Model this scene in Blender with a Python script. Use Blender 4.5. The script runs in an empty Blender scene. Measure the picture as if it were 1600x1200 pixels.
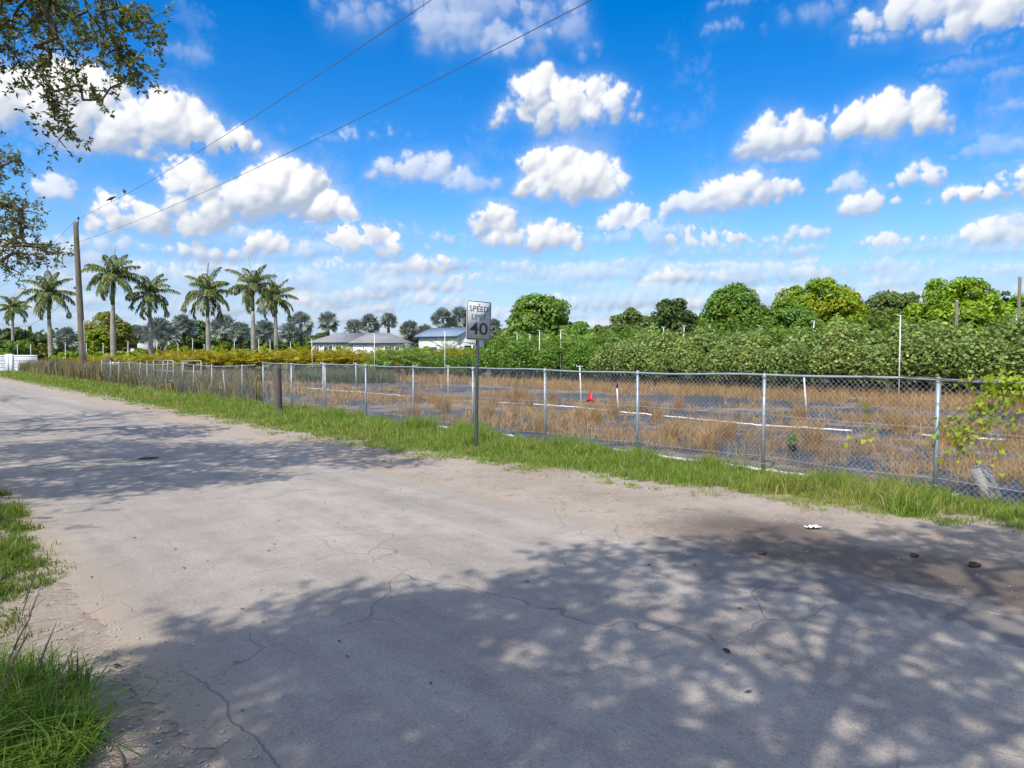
import bpy, math, random
import numpy as np
from mathutils import Vector, Matrix
R = math.radians
scene = bpy.context.scene
COL = scene.collection
rng = np.random.default_rng(7)
random.seed(7)

# ---------------------------------------------------------------- camera
F_PX, CAM_H, PITCH = 1100.0, 1.85, R(2.447)
cam_d = bpy.data.cameras.new("camera"); cam = bpy.data.objects.new("camera", cam_d); COL.objects.link(cam)
cam.location = (0, 0, CAM_H); cam.rotation_euler = (math.pi/2 - PITCH, 0, 0)
cam_d.sensor_width = 36; cam_d.lens = F_PX/1600*36; cam_d.clip_start = 0.05; cam_d.clip_end = 3000
scene.camera = cam
def ray(x, y):
    cx, cy = (x-800)/F_PX, -(y-600)/F_PX
    return np.array([cx, math.cos(PITCH)+cy*math.sin(PITCH), -math.sin(PITCH)+cy*math.cos(PITCH)])
def at(x, y, Y):                      # point seen at photo position x, y standing Y metres away
    d = ray(x, y); return np.array([0, 0, CAM_H]) + d*(Y/d[1])
def gp(x, y):
    d = ray(x, y); return np.array([0, 0, CAM_H]) + d*(-CAM_H/d[2])

# ---------------------------------------------------------------- light
SUN_EL, SUN_H = R(50), np.array([-0.47, -0.883])          # horizontal direction towards the sun
sd = bpy.data.lights.new("sun", 'SUN'); sd.energy = 4.0; sd.angle = R(0.53); sd.color = (1.0, 0.95, 0.87)
so = bpy.data.objects.new("sun", sd); COL.objects.link(so)
to_sun = Vector((SUN_H[0]*math.cos(SUN_EL), SUN_H[1]*math.cos(SUN_EL), math.sin(SUN_EL)))
so.rotation_euler = to_sun.to_track_quat('Z', 'Y').to_euler()
scene.view_settings.view_transform = 'Standard'; scene.view_settings.look = 'None'
scene.view_settings.exposure = 0.38; scene.view_settings.gamma = 1; scene.view_settings.use_curve_mapping = False
scene.cycles.max_bounces = 6; scene.cycles.transparent_max_bounces = 8
scene.cycles.use_denoising = True

# ---------------------------------------------------------------- clouds: a procedural map of the whole upper sky
def spectral(h, w, beta, seed):
    g = np.random.default_rng(seed)
    f = np.fft.rfft2(g.standard_normal((h, w)).astype(np.float32))
    fy = np.fft.fftfreq(h)[:, None]*h; fx = np.fft.rfftfreq(w)[None, :]*w*(h/w)
    k = np.sqrt(fy*fy+fx*fx); k[0, 0] = 1
    a = np.fft.irfft2(f*np.where(k < 3, 0, k**-beta), s=(h, w)).astype(np.float32)
    return a/a.std()
def smooth(a, lo, hi):
    t = np.clip((a-lo)/(hi-lo), 0, 1); return t*t*(3-2*t)
def box_blur(a, n):
    for ax in (0, 1):
        c = np.cumsum(np.pad(a, [(n+1, n) if i == ax else (0, 0) for i in (0, 1)], mode='edge'), axis=ax, dtype=np.float64)
        a = ((np.take(c, range(2*n+1, c.shape[ax]), ax)-np.take(c, range(0, c.shape[ax]-2*n-1), ax))/(2*n+1)).astype(np.float32)
    return a
def cloud_image():
    W, H, E0, E1 = 5400, 1000, -1.0, 65.0
    dpx = 360/W
    az = (np.arange(W)+.5)*dpx-180; el = E0+(np.arange(H)+.5)*(E1-E0)/H
    Dm = np.full((H, W), -3.0, np.float32); Op = np.zeros((H, W), np.float32); Hm = np.zeros((H, W), np.float32)
    Vm = np.ones((H, W), np.float32); Sm = np.ones((H, W), np.float32)
    wx, wy = spectral(H, W, 1.75, 1), spectral(H, W, 1.75, 2)
    wx2, wy2 = spectral(H, W, 1.3, 12), spectral(H, W, 1.3, 13)
    det, bil = spectral(H, W, 1.45, 3), spectral(H, W, 1.6, 4)
    AZ = az[None, :]; EL = el[:, None]; gc = np.random.default_rng(33)
    def sub(a, e, rr, base, ht, op):
        q = rr*1.5+.5
        i0, i1 = int((a-q+180)/dpx), int((a+q+180)/dpx)+1; j0, j1 = int((e-q-E0)/(E1-E0)*H), int((e+q-E0)/(E1-E0)*H)+1
        i0, i1, j0, j1 = max(i0, 0), min(i1, W), max(j0, 0), min(j1, H)
        if i1 <= i0 or j1 <= j0: return
        s = (slice(j0, j1), slice(i0, i1)); sc = min(1.0, ht/2.4)
        dx = AZ[:, i0:i1]+(wx[s]*.20+wx2[s]*.07)*sc-a; dy = EL[j0:j1]+(wy[s]*.18+wy2[s]*.065)*sc-e
        d2 = dx*dx+dy*dy; f = rr-np.sqrt(d2); bt = f > Dm[s]
        Dm[s] = np.where(bt, f, Dm[s]); Op[s] = np.where(bt & ((f > -.3*rr) | (Op[s] == 0)), op, Op[s])
        Vm[s] = np.where(bt, (EL[j0:j1]-base)/ht+0*dx, Vm[s]); Sm[s] = np.where(bt, ht*.5, Sm[s])
        Hm[s] = np.maximum(Hm[s], np.sqrt(np.maximum(rr*rr-d2, 0)))
    def puff(a, e, ra, re, op=1.0):                          # one cumulus: billows piled on a flat base
        base = e-re*.70; ht = re*1.7; n = int(7+5*ra/re)
        for i in range(n):
            u = gc.uniform(-1, 1); top = e+re*math.sqrt(1-u*u); rr = re*gc.uniform(.38, .68)*(1-.35*abs(u))
            sub(a+u*max(ra-rr*.8, 0), min(base+rr*.75+gc.random()**.8*max(top-rr-base-rr*.6, 0), top), rr, base, ht, op)
        for i in range(max(2, int(ra/re*1.6))):              # fill the heart
            u = (i+.5)/max(2, int(ra/re*1.6))*2-1; sub(a+u*ra*.74, base+re*.72, re*.74*(1-.4*abs(u)), base, ht, op)
        for i in range(int(4+3*ra/re)):                      # small knobs along the crown
            u = gc.uniform(-.9, .9); rr = re*gc.uniform(.14, .28); sub(a+u*ra*.88, e+re*math.sqrt(1-u*u)*.74-rr*.6+gc.normal(0, .05)*re, rr, base, ht, op)
    def P(x, y, rx, ry, op=1.0):
        d = ray(x, y); d = d/np.linalg.norm(d)
        a, e = math.degrees(math.atan2(d[0], d[1])), math.degrees(math.asin(d[2]))
        k = math.degrees(1/F_PX)*(1/(1+((x-800)/F_PX)**2))
        puff(a, e, rx*k*1.22, ry*k*1.20, op)
    for c in [(100,180,150,72),(250,190,90,48),(335,214,66,26),(0,160,130,70),(150,140,70,40),(200,235,90,20),(300,190,40,30),
              (88,300,30,34,.85),(240,352,98,40),(290,298,52,46),(200,335,58,38),(300,330,60,40),
              (440,303,80,50),(515,332,56,28),(400,312,50,42),(470,290,45,35),(330,393,84,20,.9),(415,384,38,25,.95),
              (590,384,66,36),(605,352,40,18,.6),(550,375,30,22),(480,397,16,16,.7),(690,414,34,21),
              (600,214,58,20,.6),(650,262,64,28,.8),(745,285,46,22,.65),(690,278,60,16,.7),
              (700,48,55,48,.62),(815,75,100,34,.62),(560,25,45,32,.5),(760,14,130,30,.55),(860,55,50,50,.5),(690,10,160,16,.4),
              (855,150,62,44),(925,160,82,46),(890,175,105,34),(930,130,32,28),(845,130,36,26),(960,175,48,24),
              (845,253,38,22),(900,290,82,38),(950,300,42,20),(880,268,50,30),(770,350,52,36),(820,372,98,32),(755,335,30,22),(850,372,70,28),
              (1210,213,58,38,.95),(1300,205,100,34),(1400,187,92,44),(1388,164,46,28),(1440,195,54,26),(1230,240,50,20,.8),
              (1085,325,46,22,.85),(1160,305,60,34,.95),(1205,300,50,20,.9),(1130,320,60,22,.85),(980,352,44,28,.9),(1090,378,76,26,.95),(1020,375,70,30,.6),
              (1450,14,130,42,.9),(1565,18,110,48,.95),(1270,18,70,26,.4),(1400,50,70,20,.6),(1160,2,50,10,.35),(1470,105,40,9,.2),(1580,112,40,14,.35),
              (1325,294,30,18,.7),(1370,320,52,24,.9),(1432,284,46,32,.9),(1530,308,84,30),(1590,292,50,32),(1560,236,66,26,.45),
              (1545,374,56,28,.9),(1595,350,30,18,.7),(1245,370,52,20,.8),(1395,378,64,18,.85),(1345,410,38,10,.9),(1262,405,32,10,.85),
              (1430,395,70,10,.6),(810,415,70,14,.7),(870,420,110,12,.6),(1180,420,60,16,.5),(1060,425,60,14,.6),
              (60,400,120,34,.7),(160,385,90,26,.7),(40,330,40,20,.5),(300,450,60,20,.5),(500,440,60,14,.6)]:
        P(*c)
    g = np.random.default_rng(21)
    for _ in range(300):                                   # small stacked clouds low over the horizon, all round the front
        y = 540-125*g.random()**1.05; x = g.uniform(-250, 1850); s = (553-y)/110
        P(x, y, g.uniform(24, 90)*(.5+s*.6), g.uniform(7, 19)*(.4+s*.7), g.uniform(.45, .95))
    for _ in range(75):                                    # thin torn clouds between the big ones
        P(g.uniform(-200, 1800), g.uniform(360, 480), g.uniform(35, 95), g.uniform(10, 22), g.uniform(.35, .7))
    for _ in range(16):
        P(g.uniform(-100, 1700), g.uniform(20, 330), g.uniform(25, 70), g.uniform(9, 20), g.uniform(.2, .38))
    for _ in range(620):                                   # the rest of the sky, unseen; extra clouds added to whiten the shade
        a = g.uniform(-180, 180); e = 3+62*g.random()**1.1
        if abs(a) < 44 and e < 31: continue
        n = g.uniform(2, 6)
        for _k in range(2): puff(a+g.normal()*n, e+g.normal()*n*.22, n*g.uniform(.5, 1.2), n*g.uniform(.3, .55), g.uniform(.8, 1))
    Sm = box_blur(Sm, 6); Vb = box_blur(np.clip(Vm, -.5, 1.5), 5)
    D = Dm+Sm*(.10*det+.16*(.75-np.abs(bil)))
    soft = Sm*(.26+.62*np.clip(.55-Vb, 0, 1)+.9*np.clip(.9-Op, 0, 1)**1.2)
    alpha = smooth(D/np.maximum(soft, 1e-3), -.25, 1.)
    alpha = np.maximum(alpha, .50*box_blur(box_blur(alpha, 10), 10)+.30*np.clip(wx2*.5+det*.35+.2, 0, 1)*box_blur(box_blur(alpha, 20), 16))
    Hb = box_blur(Hm+Sm*.10*bil+Sm*.035*det, 3)
    gy, gx = np.gradient(Hb); gy, gx = gy/dpx*.85, gx/dpx*.85; nz = 1/np.sqrt(1+gx*gx+gy*gy)
    lam = np.clip((.42*gx-.66*gy+.62)*nz, 0, 1)
    Ts = box_blur(np.clip(D/np.maximum(Sm, .05), 0, 1), 14)
    lit = (.30+.72*lam)*(.66+.34*smooth(Vb, -.05, .70))
    lit = np.clip(lit-.10*smooth(Ts, .35, .9)*(1-smooth(Vb, .2, .8)), .2, 1.1)
    low = smooth(EL, 0, 12)*np.ones_like(lit)
    lit = lit*(.76+.24*low)
    px = np.empty((H, W, 4), np.float32)
    sh_c, li_c = np.array([.41, .485, .62]), np.array([.99, .985, .98])
    tt = np.clip((lit-.32)/.60, 0, 1)[..., None]
    px[..., :3] = sh_c*(1-tt)+li_c*tt
    hz = (1-smooth(EL, -2, 14))*.88*np.ones_like(lit)          # milky low band
    A = alpha*Op
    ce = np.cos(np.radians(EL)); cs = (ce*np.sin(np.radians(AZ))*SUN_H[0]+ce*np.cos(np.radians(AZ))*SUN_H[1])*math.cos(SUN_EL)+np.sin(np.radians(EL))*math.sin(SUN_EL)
    px[..., :3] *= (1+1.75*smooth(cs, .25, .95))[..., None]*np.array([1.0, .985, .95]) ** smooth(cs, .2, .9)[..., None]      # out-of-view clouds around the sun brightened and warmed to fill the shade
    wisp = smooth(det*.5+wx*.5+wx2*.3, .6, 2.2)*.26*smooth(EL, 4, 12)
    px[..., :3] = px[..., :3]*A[..., None]+np.array([.30, .45, .76])*(1-A[..., None])
    px[..., 3] = 1-(1-A)*(1-hz)*(1-wisp)
    im = bpy.data.images.new("cloud_map", W, H, alpha=True, float_buffer=True)
    im.colorspace_settings.name = 'Non-Color'; im.alpha_mode = 'CHANNEL_PACKED'
    im.pixels.foreach_set(px.ravel()); im.update()
    return im, E0, E1

SKY_STRENGTH = 0.10
world = bpy.data.worlds.new("World"); scene.world = world; world.use_nodes = True
def build_world():
    nt = world.node_tree; nt.nodes.clear(); N = nt.nodes.new; L = nt.links.new
    out = N('ShaderNodeOutputWorld'); bg = N('ShaderNodeBackground'); bg.inputs[1].default_value = SKY_STRENGTH
    L(bg.outputs[0], out.inputs[0])
    sky = N('ShaderNodeTexSky'); sky.sky_type = 'NISHITA'; sky.sun_disc = False; sky.sun_elevation = SUN_EL
    sky.sun_rotation = math.atan2(SUN_H[0], SUN_H[1]); sky.altitude = 0; sky.air_density = 1.0; sky.dust_density = .3; sky.ozone_density = 3
    hs = N('ShaderNodeHueSaturation'); hs.inputs['Saturation'].default_value = 1.47; hs.inputs['Value'].default_value = 1.50; hs.inputs['Hue'].default_value = .508
    L(sky.outputs[0], hs.inputs['Color'])
    tc = N('ShaderNodeTexCoord'); sp = N('ShaderNodeSeparateXYZ'); L(tc.outputs['Generated'], sp.inputs[0])
    def m(op, a, b=None):
        n = N('ShaderNodeMath'); n.operation = op
        for i, v in enumerate((a, b)):
            if v is None: continue
            if isinstance(v, (int, float)): n.inputs[i].default_value = v
            else: L(v, n.inputs[i])
        return n.outputs[0]
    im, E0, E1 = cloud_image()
    u = m('ADD', m('DIVIDE', m('ARCTAN2', sp.outputs[0], sp.outputs[1]), 2*math.pi), .5)
    v = m('DIVIDE', m('SUBTRACT', m('ARCSINE', sp.outputs[2]), R(E0)), R(E1-E0))
    cb = N('ShaderNodeCombineXYZ'); L(u, cb.inputs[0]); L(v, cb.inputs[1])
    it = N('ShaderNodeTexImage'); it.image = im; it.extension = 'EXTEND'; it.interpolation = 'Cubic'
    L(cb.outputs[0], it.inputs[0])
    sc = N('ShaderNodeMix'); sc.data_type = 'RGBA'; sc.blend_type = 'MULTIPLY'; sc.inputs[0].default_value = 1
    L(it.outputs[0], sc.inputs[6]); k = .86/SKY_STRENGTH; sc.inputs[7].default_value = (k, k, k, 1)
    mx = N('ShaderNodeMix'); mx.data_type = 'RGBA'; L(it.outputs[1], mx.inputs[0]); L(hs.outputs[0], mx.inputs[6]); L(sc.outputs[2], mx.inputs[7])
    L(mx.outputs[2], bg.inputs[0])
build_world()

# ---------------------------------------------------------------- material helpers
class NT:
    def __init__(s, name):
        s.m = bpy.data.materials.new(name); s.m.use_nodes = True; s.t = s.m.node_tree; s.t.nodes.clear()
        s.out = s.n('ShaderNodeOutputMaterial')
    def n(s, typ, **kw):
        nd = s.t.nodes.new(typ)
        for k, v in kw.items(): setattr(nd, k, v)
        return nd
    def put(s, sock, v):
        if isinstance(v, bpy.types.NodeSocket): s.t.links.new(v, sock)
        elif v is not None:
            if isinstance(v, tuple) and len(v) == 3 and sock.type == 'RGBA': v = v+(1,)
            sock.default_value = v
    def coord(s, which='Object'): return s.n('ShaderNodeTexCoord').outputs[which]
    def mp(s, v, scale=(1, 1, 1), loc=(0, 0, 0)):
        nd = s.n('ShaderNodeMapping'); s.put(nd.inputs[0], v); nd.inputs['Scale'].default_value = scale; nd.inputs['Location'].default_value = loc
        return nd.outputs[0]
    def noise(s, v, scale, detail=3, rough=.55, dist=0):
        nd = s.n('ShaderNodeTexNoise'); s.put(nd.inputs['Vector'], v); nd.inputs['Scale'].default_value = scale
        nd.inputs['Detail'].default_value = detail; nd.inputs['Roughness'].default_value = rough; nd.inputs['Distortion'].default_value = dist
        return nd.outputs
    def vor(s, v, scale, feature='F1', out='Distance', rand=1):
        nd = s.n('ShaderNodeTexVoronoi', feature=feature); s.put(nd.inputs['Vector'], v); nd.inputs['Scale'].default_value = scale
        nd.inputs['Randomness'].default_value = rand
        return nd.outputs[out]
    def ma(s, op, a, b=None, c=None, clamp=False):
        nd = s.n('ShaderNodeMath', operation=op, use_clamp=clamp)
        for i, v in enumerate((a, b, c)): s.put(nd.inputs[i], v)
        return nd.outputs[0]
    def ss(s, v, lo, hi, a=0., b=1.):
        nd = s.n('ShaderNodeMapRange', interpolation_type='SMOOTHSTEP')
        for i, x in enumerate((v, lo, hi, a, b)): s.put(nd.inputs[i], x)
        return nd.outputs[0]
    def mix(s, f, a, b, mode='MIX'):
        nd = s.n('ShaderNodeMix', data_type='RGBA', blend_type=mode)
        s.put(nd.inputs[0], f); s.put(nd.inputs[6], a); s.put(nd.inputs[7], b)
        return nd.outputs[2]
    def sep(s, v):
        nd = s.n('ShaderNodeSeparateXYZ'); s.put(nd.inputs[0], v); return nd.outputs
    def addv(s, a, b, k=1.0):
        nd = s.n('ShaderNodeVectorMath', operation='MULTIPLY_ADD'); s.put(nd.inputs[0], b); nd.inputs[1].default_value = (k, k, k); s.put(nd.inputs[2], a)
        return nd.outputs[0]
    def hsv(s, c, h=.5, sat=1., v=1.):
        nd = s.n('ShaderNodeHueSaturation'); s.put(nd.inputs['Hue'], h); s.put(nd.inputs['Saturation'], sat); s.put(nd.inputs['Value'], v); s.put(nd.inputs['Color'], c)
        return nd.outputs[0]
    def bump(s, h, strength=.5, dist=.01):
        nd = s.n('ShaderNodeBump'); nd.inputs['Strength'].default_value = strength; nd.inputs['Distance'].default_value = dist; s.put(nd.inputs['Height'], h)
        return nd.outputs[0]
    def bsdf(s, col, rough=.8, metal=0., spec=.5, normal=None):
        nd = s.n('ShaderNodeBsdfPrincipled'); s.put(nd.inputs['Base Color'], col); s.put(nd.inputs['Roughness'], rough)
        s.put(nd.inputs['Metallic'], metal); s.put(nd.inputs['Specular IOR Level'], spec)
        if normal is not None: s.put(nd.inputs['Normal'], normal)
        return nd.outputs[0]
    def done(s, sh): s.t.links.new(sh, s.out.inputs[0]); return s.m

def simple(name, col, rough=.7, metal=0., var=.18, scale=6, bump=0., spec=.5):
    t = NT(name); c = t.coord(); nz = t.noise(c, scale, 5, .6)[0]
    v = t.ss(nz, .25, .75, 1-var, 1+var)
    nm = t.bump(t.noise(c, scale*8, 3)[0], bump, .01) if bump else None
    return t.done(t.bsdf(t.hsv(col, v=v), rough, metal, spec, nm))

def foliage(name, col, hv=.03, vv=.7, alt=None, alt_p=.1, trans=.32, rough=.55, patch=None, patch_scale=.25, spec=.35):
    """leaf material: every leaf its own shade, some of another colour, patches of a third"""
    t = NT(name); rnd = t.n('ShaderNodeNewGeometry').outputs['Random Per Island']
    wn = t.n('ShaderNodeTexWhiteNoise', noise_dimensions='1D'); t.put(wn.inputs['W'], t.ma('MULTIPLY', rnd, 913.7)); r2 = wn.outputs['Value']
    c = col
    if patch is not None:
        nz = t.noise(t.coord(), patch_scale, 3, .6)[0]
        c = t.mix(t.ss(nz, .48, .66), c if not isinstance(c, tuple) else c+(1,), patch)
    if alt is not None:
        c = t.mix(t.ma('GREATER_THAN', r2, 1-alt_p), c if not isinstance(c, tuple) else c+(1,), alt)
    c = t.hsv(c, t.ma('MULTIPLY_ADD', r2, hv*2, .5-hv), 1., t.ma('MULTIPLY_ADD', rnd, vv, 1-vv*.5))
    a = t.bsdf(c, rough, 0, spec)
    tr = t.n('ShaderNodeBsdfTranslucent'); t.put(tr.inputs[0], t.hsv(c, .49, 1.1, 1.3))
    mx = t.n('ShaderNodeMixShader'); mx.inputs[0].default_value = trans; t.put(mx.inputs[1], a); t.put(mx.inputs[2], tr.outputs[0])
    return t.done(mx.outputs[0])

# ---------------------------------------------------------------- mesh helpers
def np_mesh(name, verts, loops, totals, mat, smooth_=False):
    me = bpy.data.meshes.new(name); verts = np.ascontiguousarray(verts, np.float32).reshape(-1, 3)
    loops = np.ascontiguousarray(loops, np.int32).ravel(); totals = np.ascontiguousarray(totals, np.int32).ravel()
    me.vertices.add(len(verts)); me.vertices.foreach_set('co', verts.ravel())
    me.loops.add(len(loops)); me.loops.foreach_set('vertex_index', loops)
    st = np.zeros(len(totals), np.int32); st[1:] = np.cumsum(totals)[:-1]
    me.polygons.add(len(totals)); me.polygons.foreach_set('loop_start', st)
    if smooth_: me.polygons.foreach_set('use_smooth', np.ones(len(totals), bool))
    me.update(calc_edges=True); me.validate()
    if mat: me.materials.append(mat)
    return me
def polys(name, V, mat):               # V: (N, k, 3) separate polygons
    V = np.asarray(V); n, k = V.shape[:2]
    return np_mesh(name, V, np.arange(n*k), np.full(n, k), mat)
def link(name, me, parent=None):
    o = bpy.data.objects.new(name, me); COL.objects.link(o)
    if parent is not None: o.parent = parent
    return o
def tag(o, label, cat=None, group=None, kind=None):
    if label: o['label'] = label
    if cat: o['category'] = cat
    if group: o['group'] = group
    if kind: o['kind'] = kind
    return o
def thing(name, label, cat, loc=(0, 0, 0), rz=0., group=None):
    o = bpy.data.objects.new(name, None); COL.objects.link(o); o.empty_display_size = .3
    o.location = tuple(float(v) for v in loc); o.rotation_euler = (0, 0, rz); return tag(o, label, cat, group)
def copy_tree(o, parent=None):
    kids = list(o.children); c = o.copy(); COL.objects.link(c)
    if parent is not None: c.parent = parent
    for k in kids: copy_tree(k, c)
    return c
def norm(v): return v/np.maximum(np.linalg.norm(v, axis=-1, keepdims=True), 1e-9)

class MB:
    def __init__(s): s.v, s.f, s.n = [], [], 0
    def add(s, v, f):
        s.v.append(np.asarray(v, float)); s.f += [tuple(int(i)+s.n for i in q) for q in f]; s.n += len(v); return s
    def box(s, c, size, rot=None, bevel=0.):
        hx, hy, hz = [x/2 for x in size]
        if bevel:
            b = bevel; v = []; prof = [(hx-b, -hz), (hx, -hz+b), (hx, hz-b), (hx-b, hz)]
            rings = []
            for inset, z in ((b, -hz), (0, -hz+b), (0, hz-b), (b, hz)):
                x, y = hx-inset, hy-inset
                rings.append([(x-b, -y, z), (x, -y+b, z), (x, y-b, z), (x-b, y, z), (-x+b, y, z), (-x, y-b, z), (-x, -y+b, z), (-x+b, -y, z)])
            v = np.array([p for r in rings for p in r]); f = []
            for r in range(3):
                for i in range(8): j = (i+1) % 8; f.append((r*8+i, r*8+j, r*8+8+j, r*8+8+i))
            f.append(tuple(range(7, -1, -1))); f.append(tuple(range(24, 32)))
        else:
            v = np.array([(x, y, z) for z in (-hz, hz) for (x, y) in ((-hx, -hy), (hx, -hy), (hx, hy), (-hx, hy))])
            f = [(3, 2, 1, 0), (4, 5, 6, 7), (0, 1, 5, 4), (1, 2, 6, 5), (2, 3, 7, 6), (3, 0, 4, 7)]
        if rot is not None: v = v @ np.array(rot).T
        return s.add(v+np.array(c), f)
    def tube(s, pts, rad, sides=8, cap=True):
        pts = np.asarray(pts, float); n = len(pts); rad = np.broadcast_to(np.asarray(rad, float), (n,))
        tan = norm(np.gradient(pts, axis=0)); ref = np.array([0, 0, 1.]) if abs(tan[0][2]) < .9 else np.array([1., 0, 0])
        u = norm(np.cross(tan, ref)); w = np.cross(tan, u)
        a = np.arange(sides)*2*math.pi/sides
        ring = pts[:, None, :]+rad[:, None, None]*(np.cos(a)[None, :, None]*u[:, None, :]+np.sin(a)[None, :, None]*w[:, None, :])
        f = []
        for i in range(n-1):
            for j in range(sides):
                k = (j+1) % sides; f.append((i*sides+j, i*sides+k, (i+1)*sides+k, (i+1)*sides+j))
        if cap: f.append(tuple(range(sides-1, -1, -1))); f.append(tuple((n-1)*sides+j for j in range(sides)))
        return s.add(ring.reshape(-1, 3), f)
    def lathe(s, prof, sides=16, c=(0, 0, 0)):          # prof: (r, z) list
        a = np.arange(sides)*2*math.pi/sides; v = []
        for r, z in prof: v += [(c[0]+r*math.cos(t), c[1]+r*math.sin(t), c[2]+z) for t in a]
        f = []
        for i in range(len(prof)-1):
            for j in range(sides):
                k = (j+1) % sides; f.append((i*sides+j, i*sides+k, (i+1)*sides+k, (i+1)*sides+j))
        return s.add(v, f)
    def mesh(s, name, mat, smooth_=False):
        v = np.concatenate(s.v); tot = [len(q) for q in s.f]; lp = [i for q in s.f for i in q]
        return np_mesh(name, v, lp, tot, mat, smooth_)
    def build(s, name, mat, parent=None, smooth_=False): return link(name, s.mesh(name, mat, smooth_), parent)

def leaf_quads(P, Nn, L, Wd, g, lift=.15, tang=None):
    n = len(P); L = np.broadcast_to(L, (n,))[:, None]; Wd = np.broadcast_to(Wd, (n,))[:, None]
    Nn = norm(Nn); t = g.standard_normal((n, 3)) if tang is None else tang
    t = norm(t-Nn*np.sum(t*Nn, 1, keepdims=True)); b = np.cross(Nn, t)
    return np.stack([P-t*L*.5, P+b*Wd*.5+Nn*lift*Wd, P+t*L*.5, P-b*Wd*.5+Nn*lift*Wd], 1)
def leaf_discs(P, Nn, Rr, g, k=7):
    n = len(P); Nn = norm(Nn); t = g.standard_normal((n, 3)); t = norm(t-Nn*np.sum(t*Nn, 1, keepdims=True)); b = np.cross(Nn, t)
    a = np.arange(k)*2*math.pi/k; Rr = np.broadcast_to(Rr, (n,))[:, None, None]
    return P[:, None]+Rr*(np.cos(a)[None, :, None]*t[:, None]+np.sin(a)[None, :, None]*b[:, None])
def blades(name, P, Hh, Wd, lean, g, mat, bend=.6):
    n = len(P); a = g.uniform(0, 2*math.pi, n); side = np.stack([np.cos(a), np.sin(a), np.zeros(n)], 1)
    a2 = g.uniform(0, 2*math.pi, n); ln = np.stack([np.cos(a2), np.sin(a2), np.zeros(n)], 1)*(lean*np.abs(g.standard_normal(n)))[:, None]
    up = np.array([0, 0, 1.]); Hh = Hh[:, None]; Wd = np.broadcast_to(Wd, (n,))[:, None]
    mid = P+(up+ln*.5)*Hh*.55; tip = P+up*Hh*(1-.25*bend*np.linalg.norm(ln, axis=1, keepdims=True))+ln*Hh*1.1
    V = np.stack([P-side*Wd*.5, P+side*Wd*.5, mid-side*Wd*.42, mid+side*Wd*.42, tip], 1)
    base = (np.arange(n)*5)[:, None]; lp = base+np.array([[0, 1, 3, 2, 2, 3, 4]])
    return np_mesh(name, V, lp, np.tile([4, 3], n), mat)

# road frame: n across the road (to the right), t along it (away)
Dv, Nv = np.array([-.664, .748]), np.array([.748, .664]); ROT = math.atan2(.664, .748)
def W(n, t, z=0.): return np.stack(np.broadcast_arrays(n*Nv[0]+t*Dv[0], n*Nv[1]+t*Dv[1], z), -1)
def NTof(p): return float(p[0]*Nv[0]+p[1]*Nv[1]), float(p[0]*Dv[0]+p[1]*Dv[1])
_grid = spectral(512, 512, 1.4, 77)
def noise2(x, y, s):                     # tiling value noise, s = metres per tile
    i = (np.asarray(x)/s*512) % 512; j = (np.asarray(y)/s*512) % 512
    i0, j0 = i.astype(int) % 512, j.astype(int) % 512; fi, fj = i-np.floor(i), j-np.floor(j); i1, j1 = (i0+1) % 512, (j0+1) % 512
    return (_grid[i0, j0]*(1-fi)*(1-fj)+_grid[i1, j0]*fi*(1-fj)+_grid[i0, j1]*(1-fi)*fj+_grid[i1, j1]*fi*fj)
GE_T = [-30, -4, 1.9, 6.3, 10.2, 13.8, 22.4, 39, 140]; GE_N = [9.0, 8.85, 8.55, 7.85, 7.25, 6.75, 6.65, 6.6, 6.6]
def grass_edge(t): return np.interp(t, GE_T, GE_N)

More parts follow.
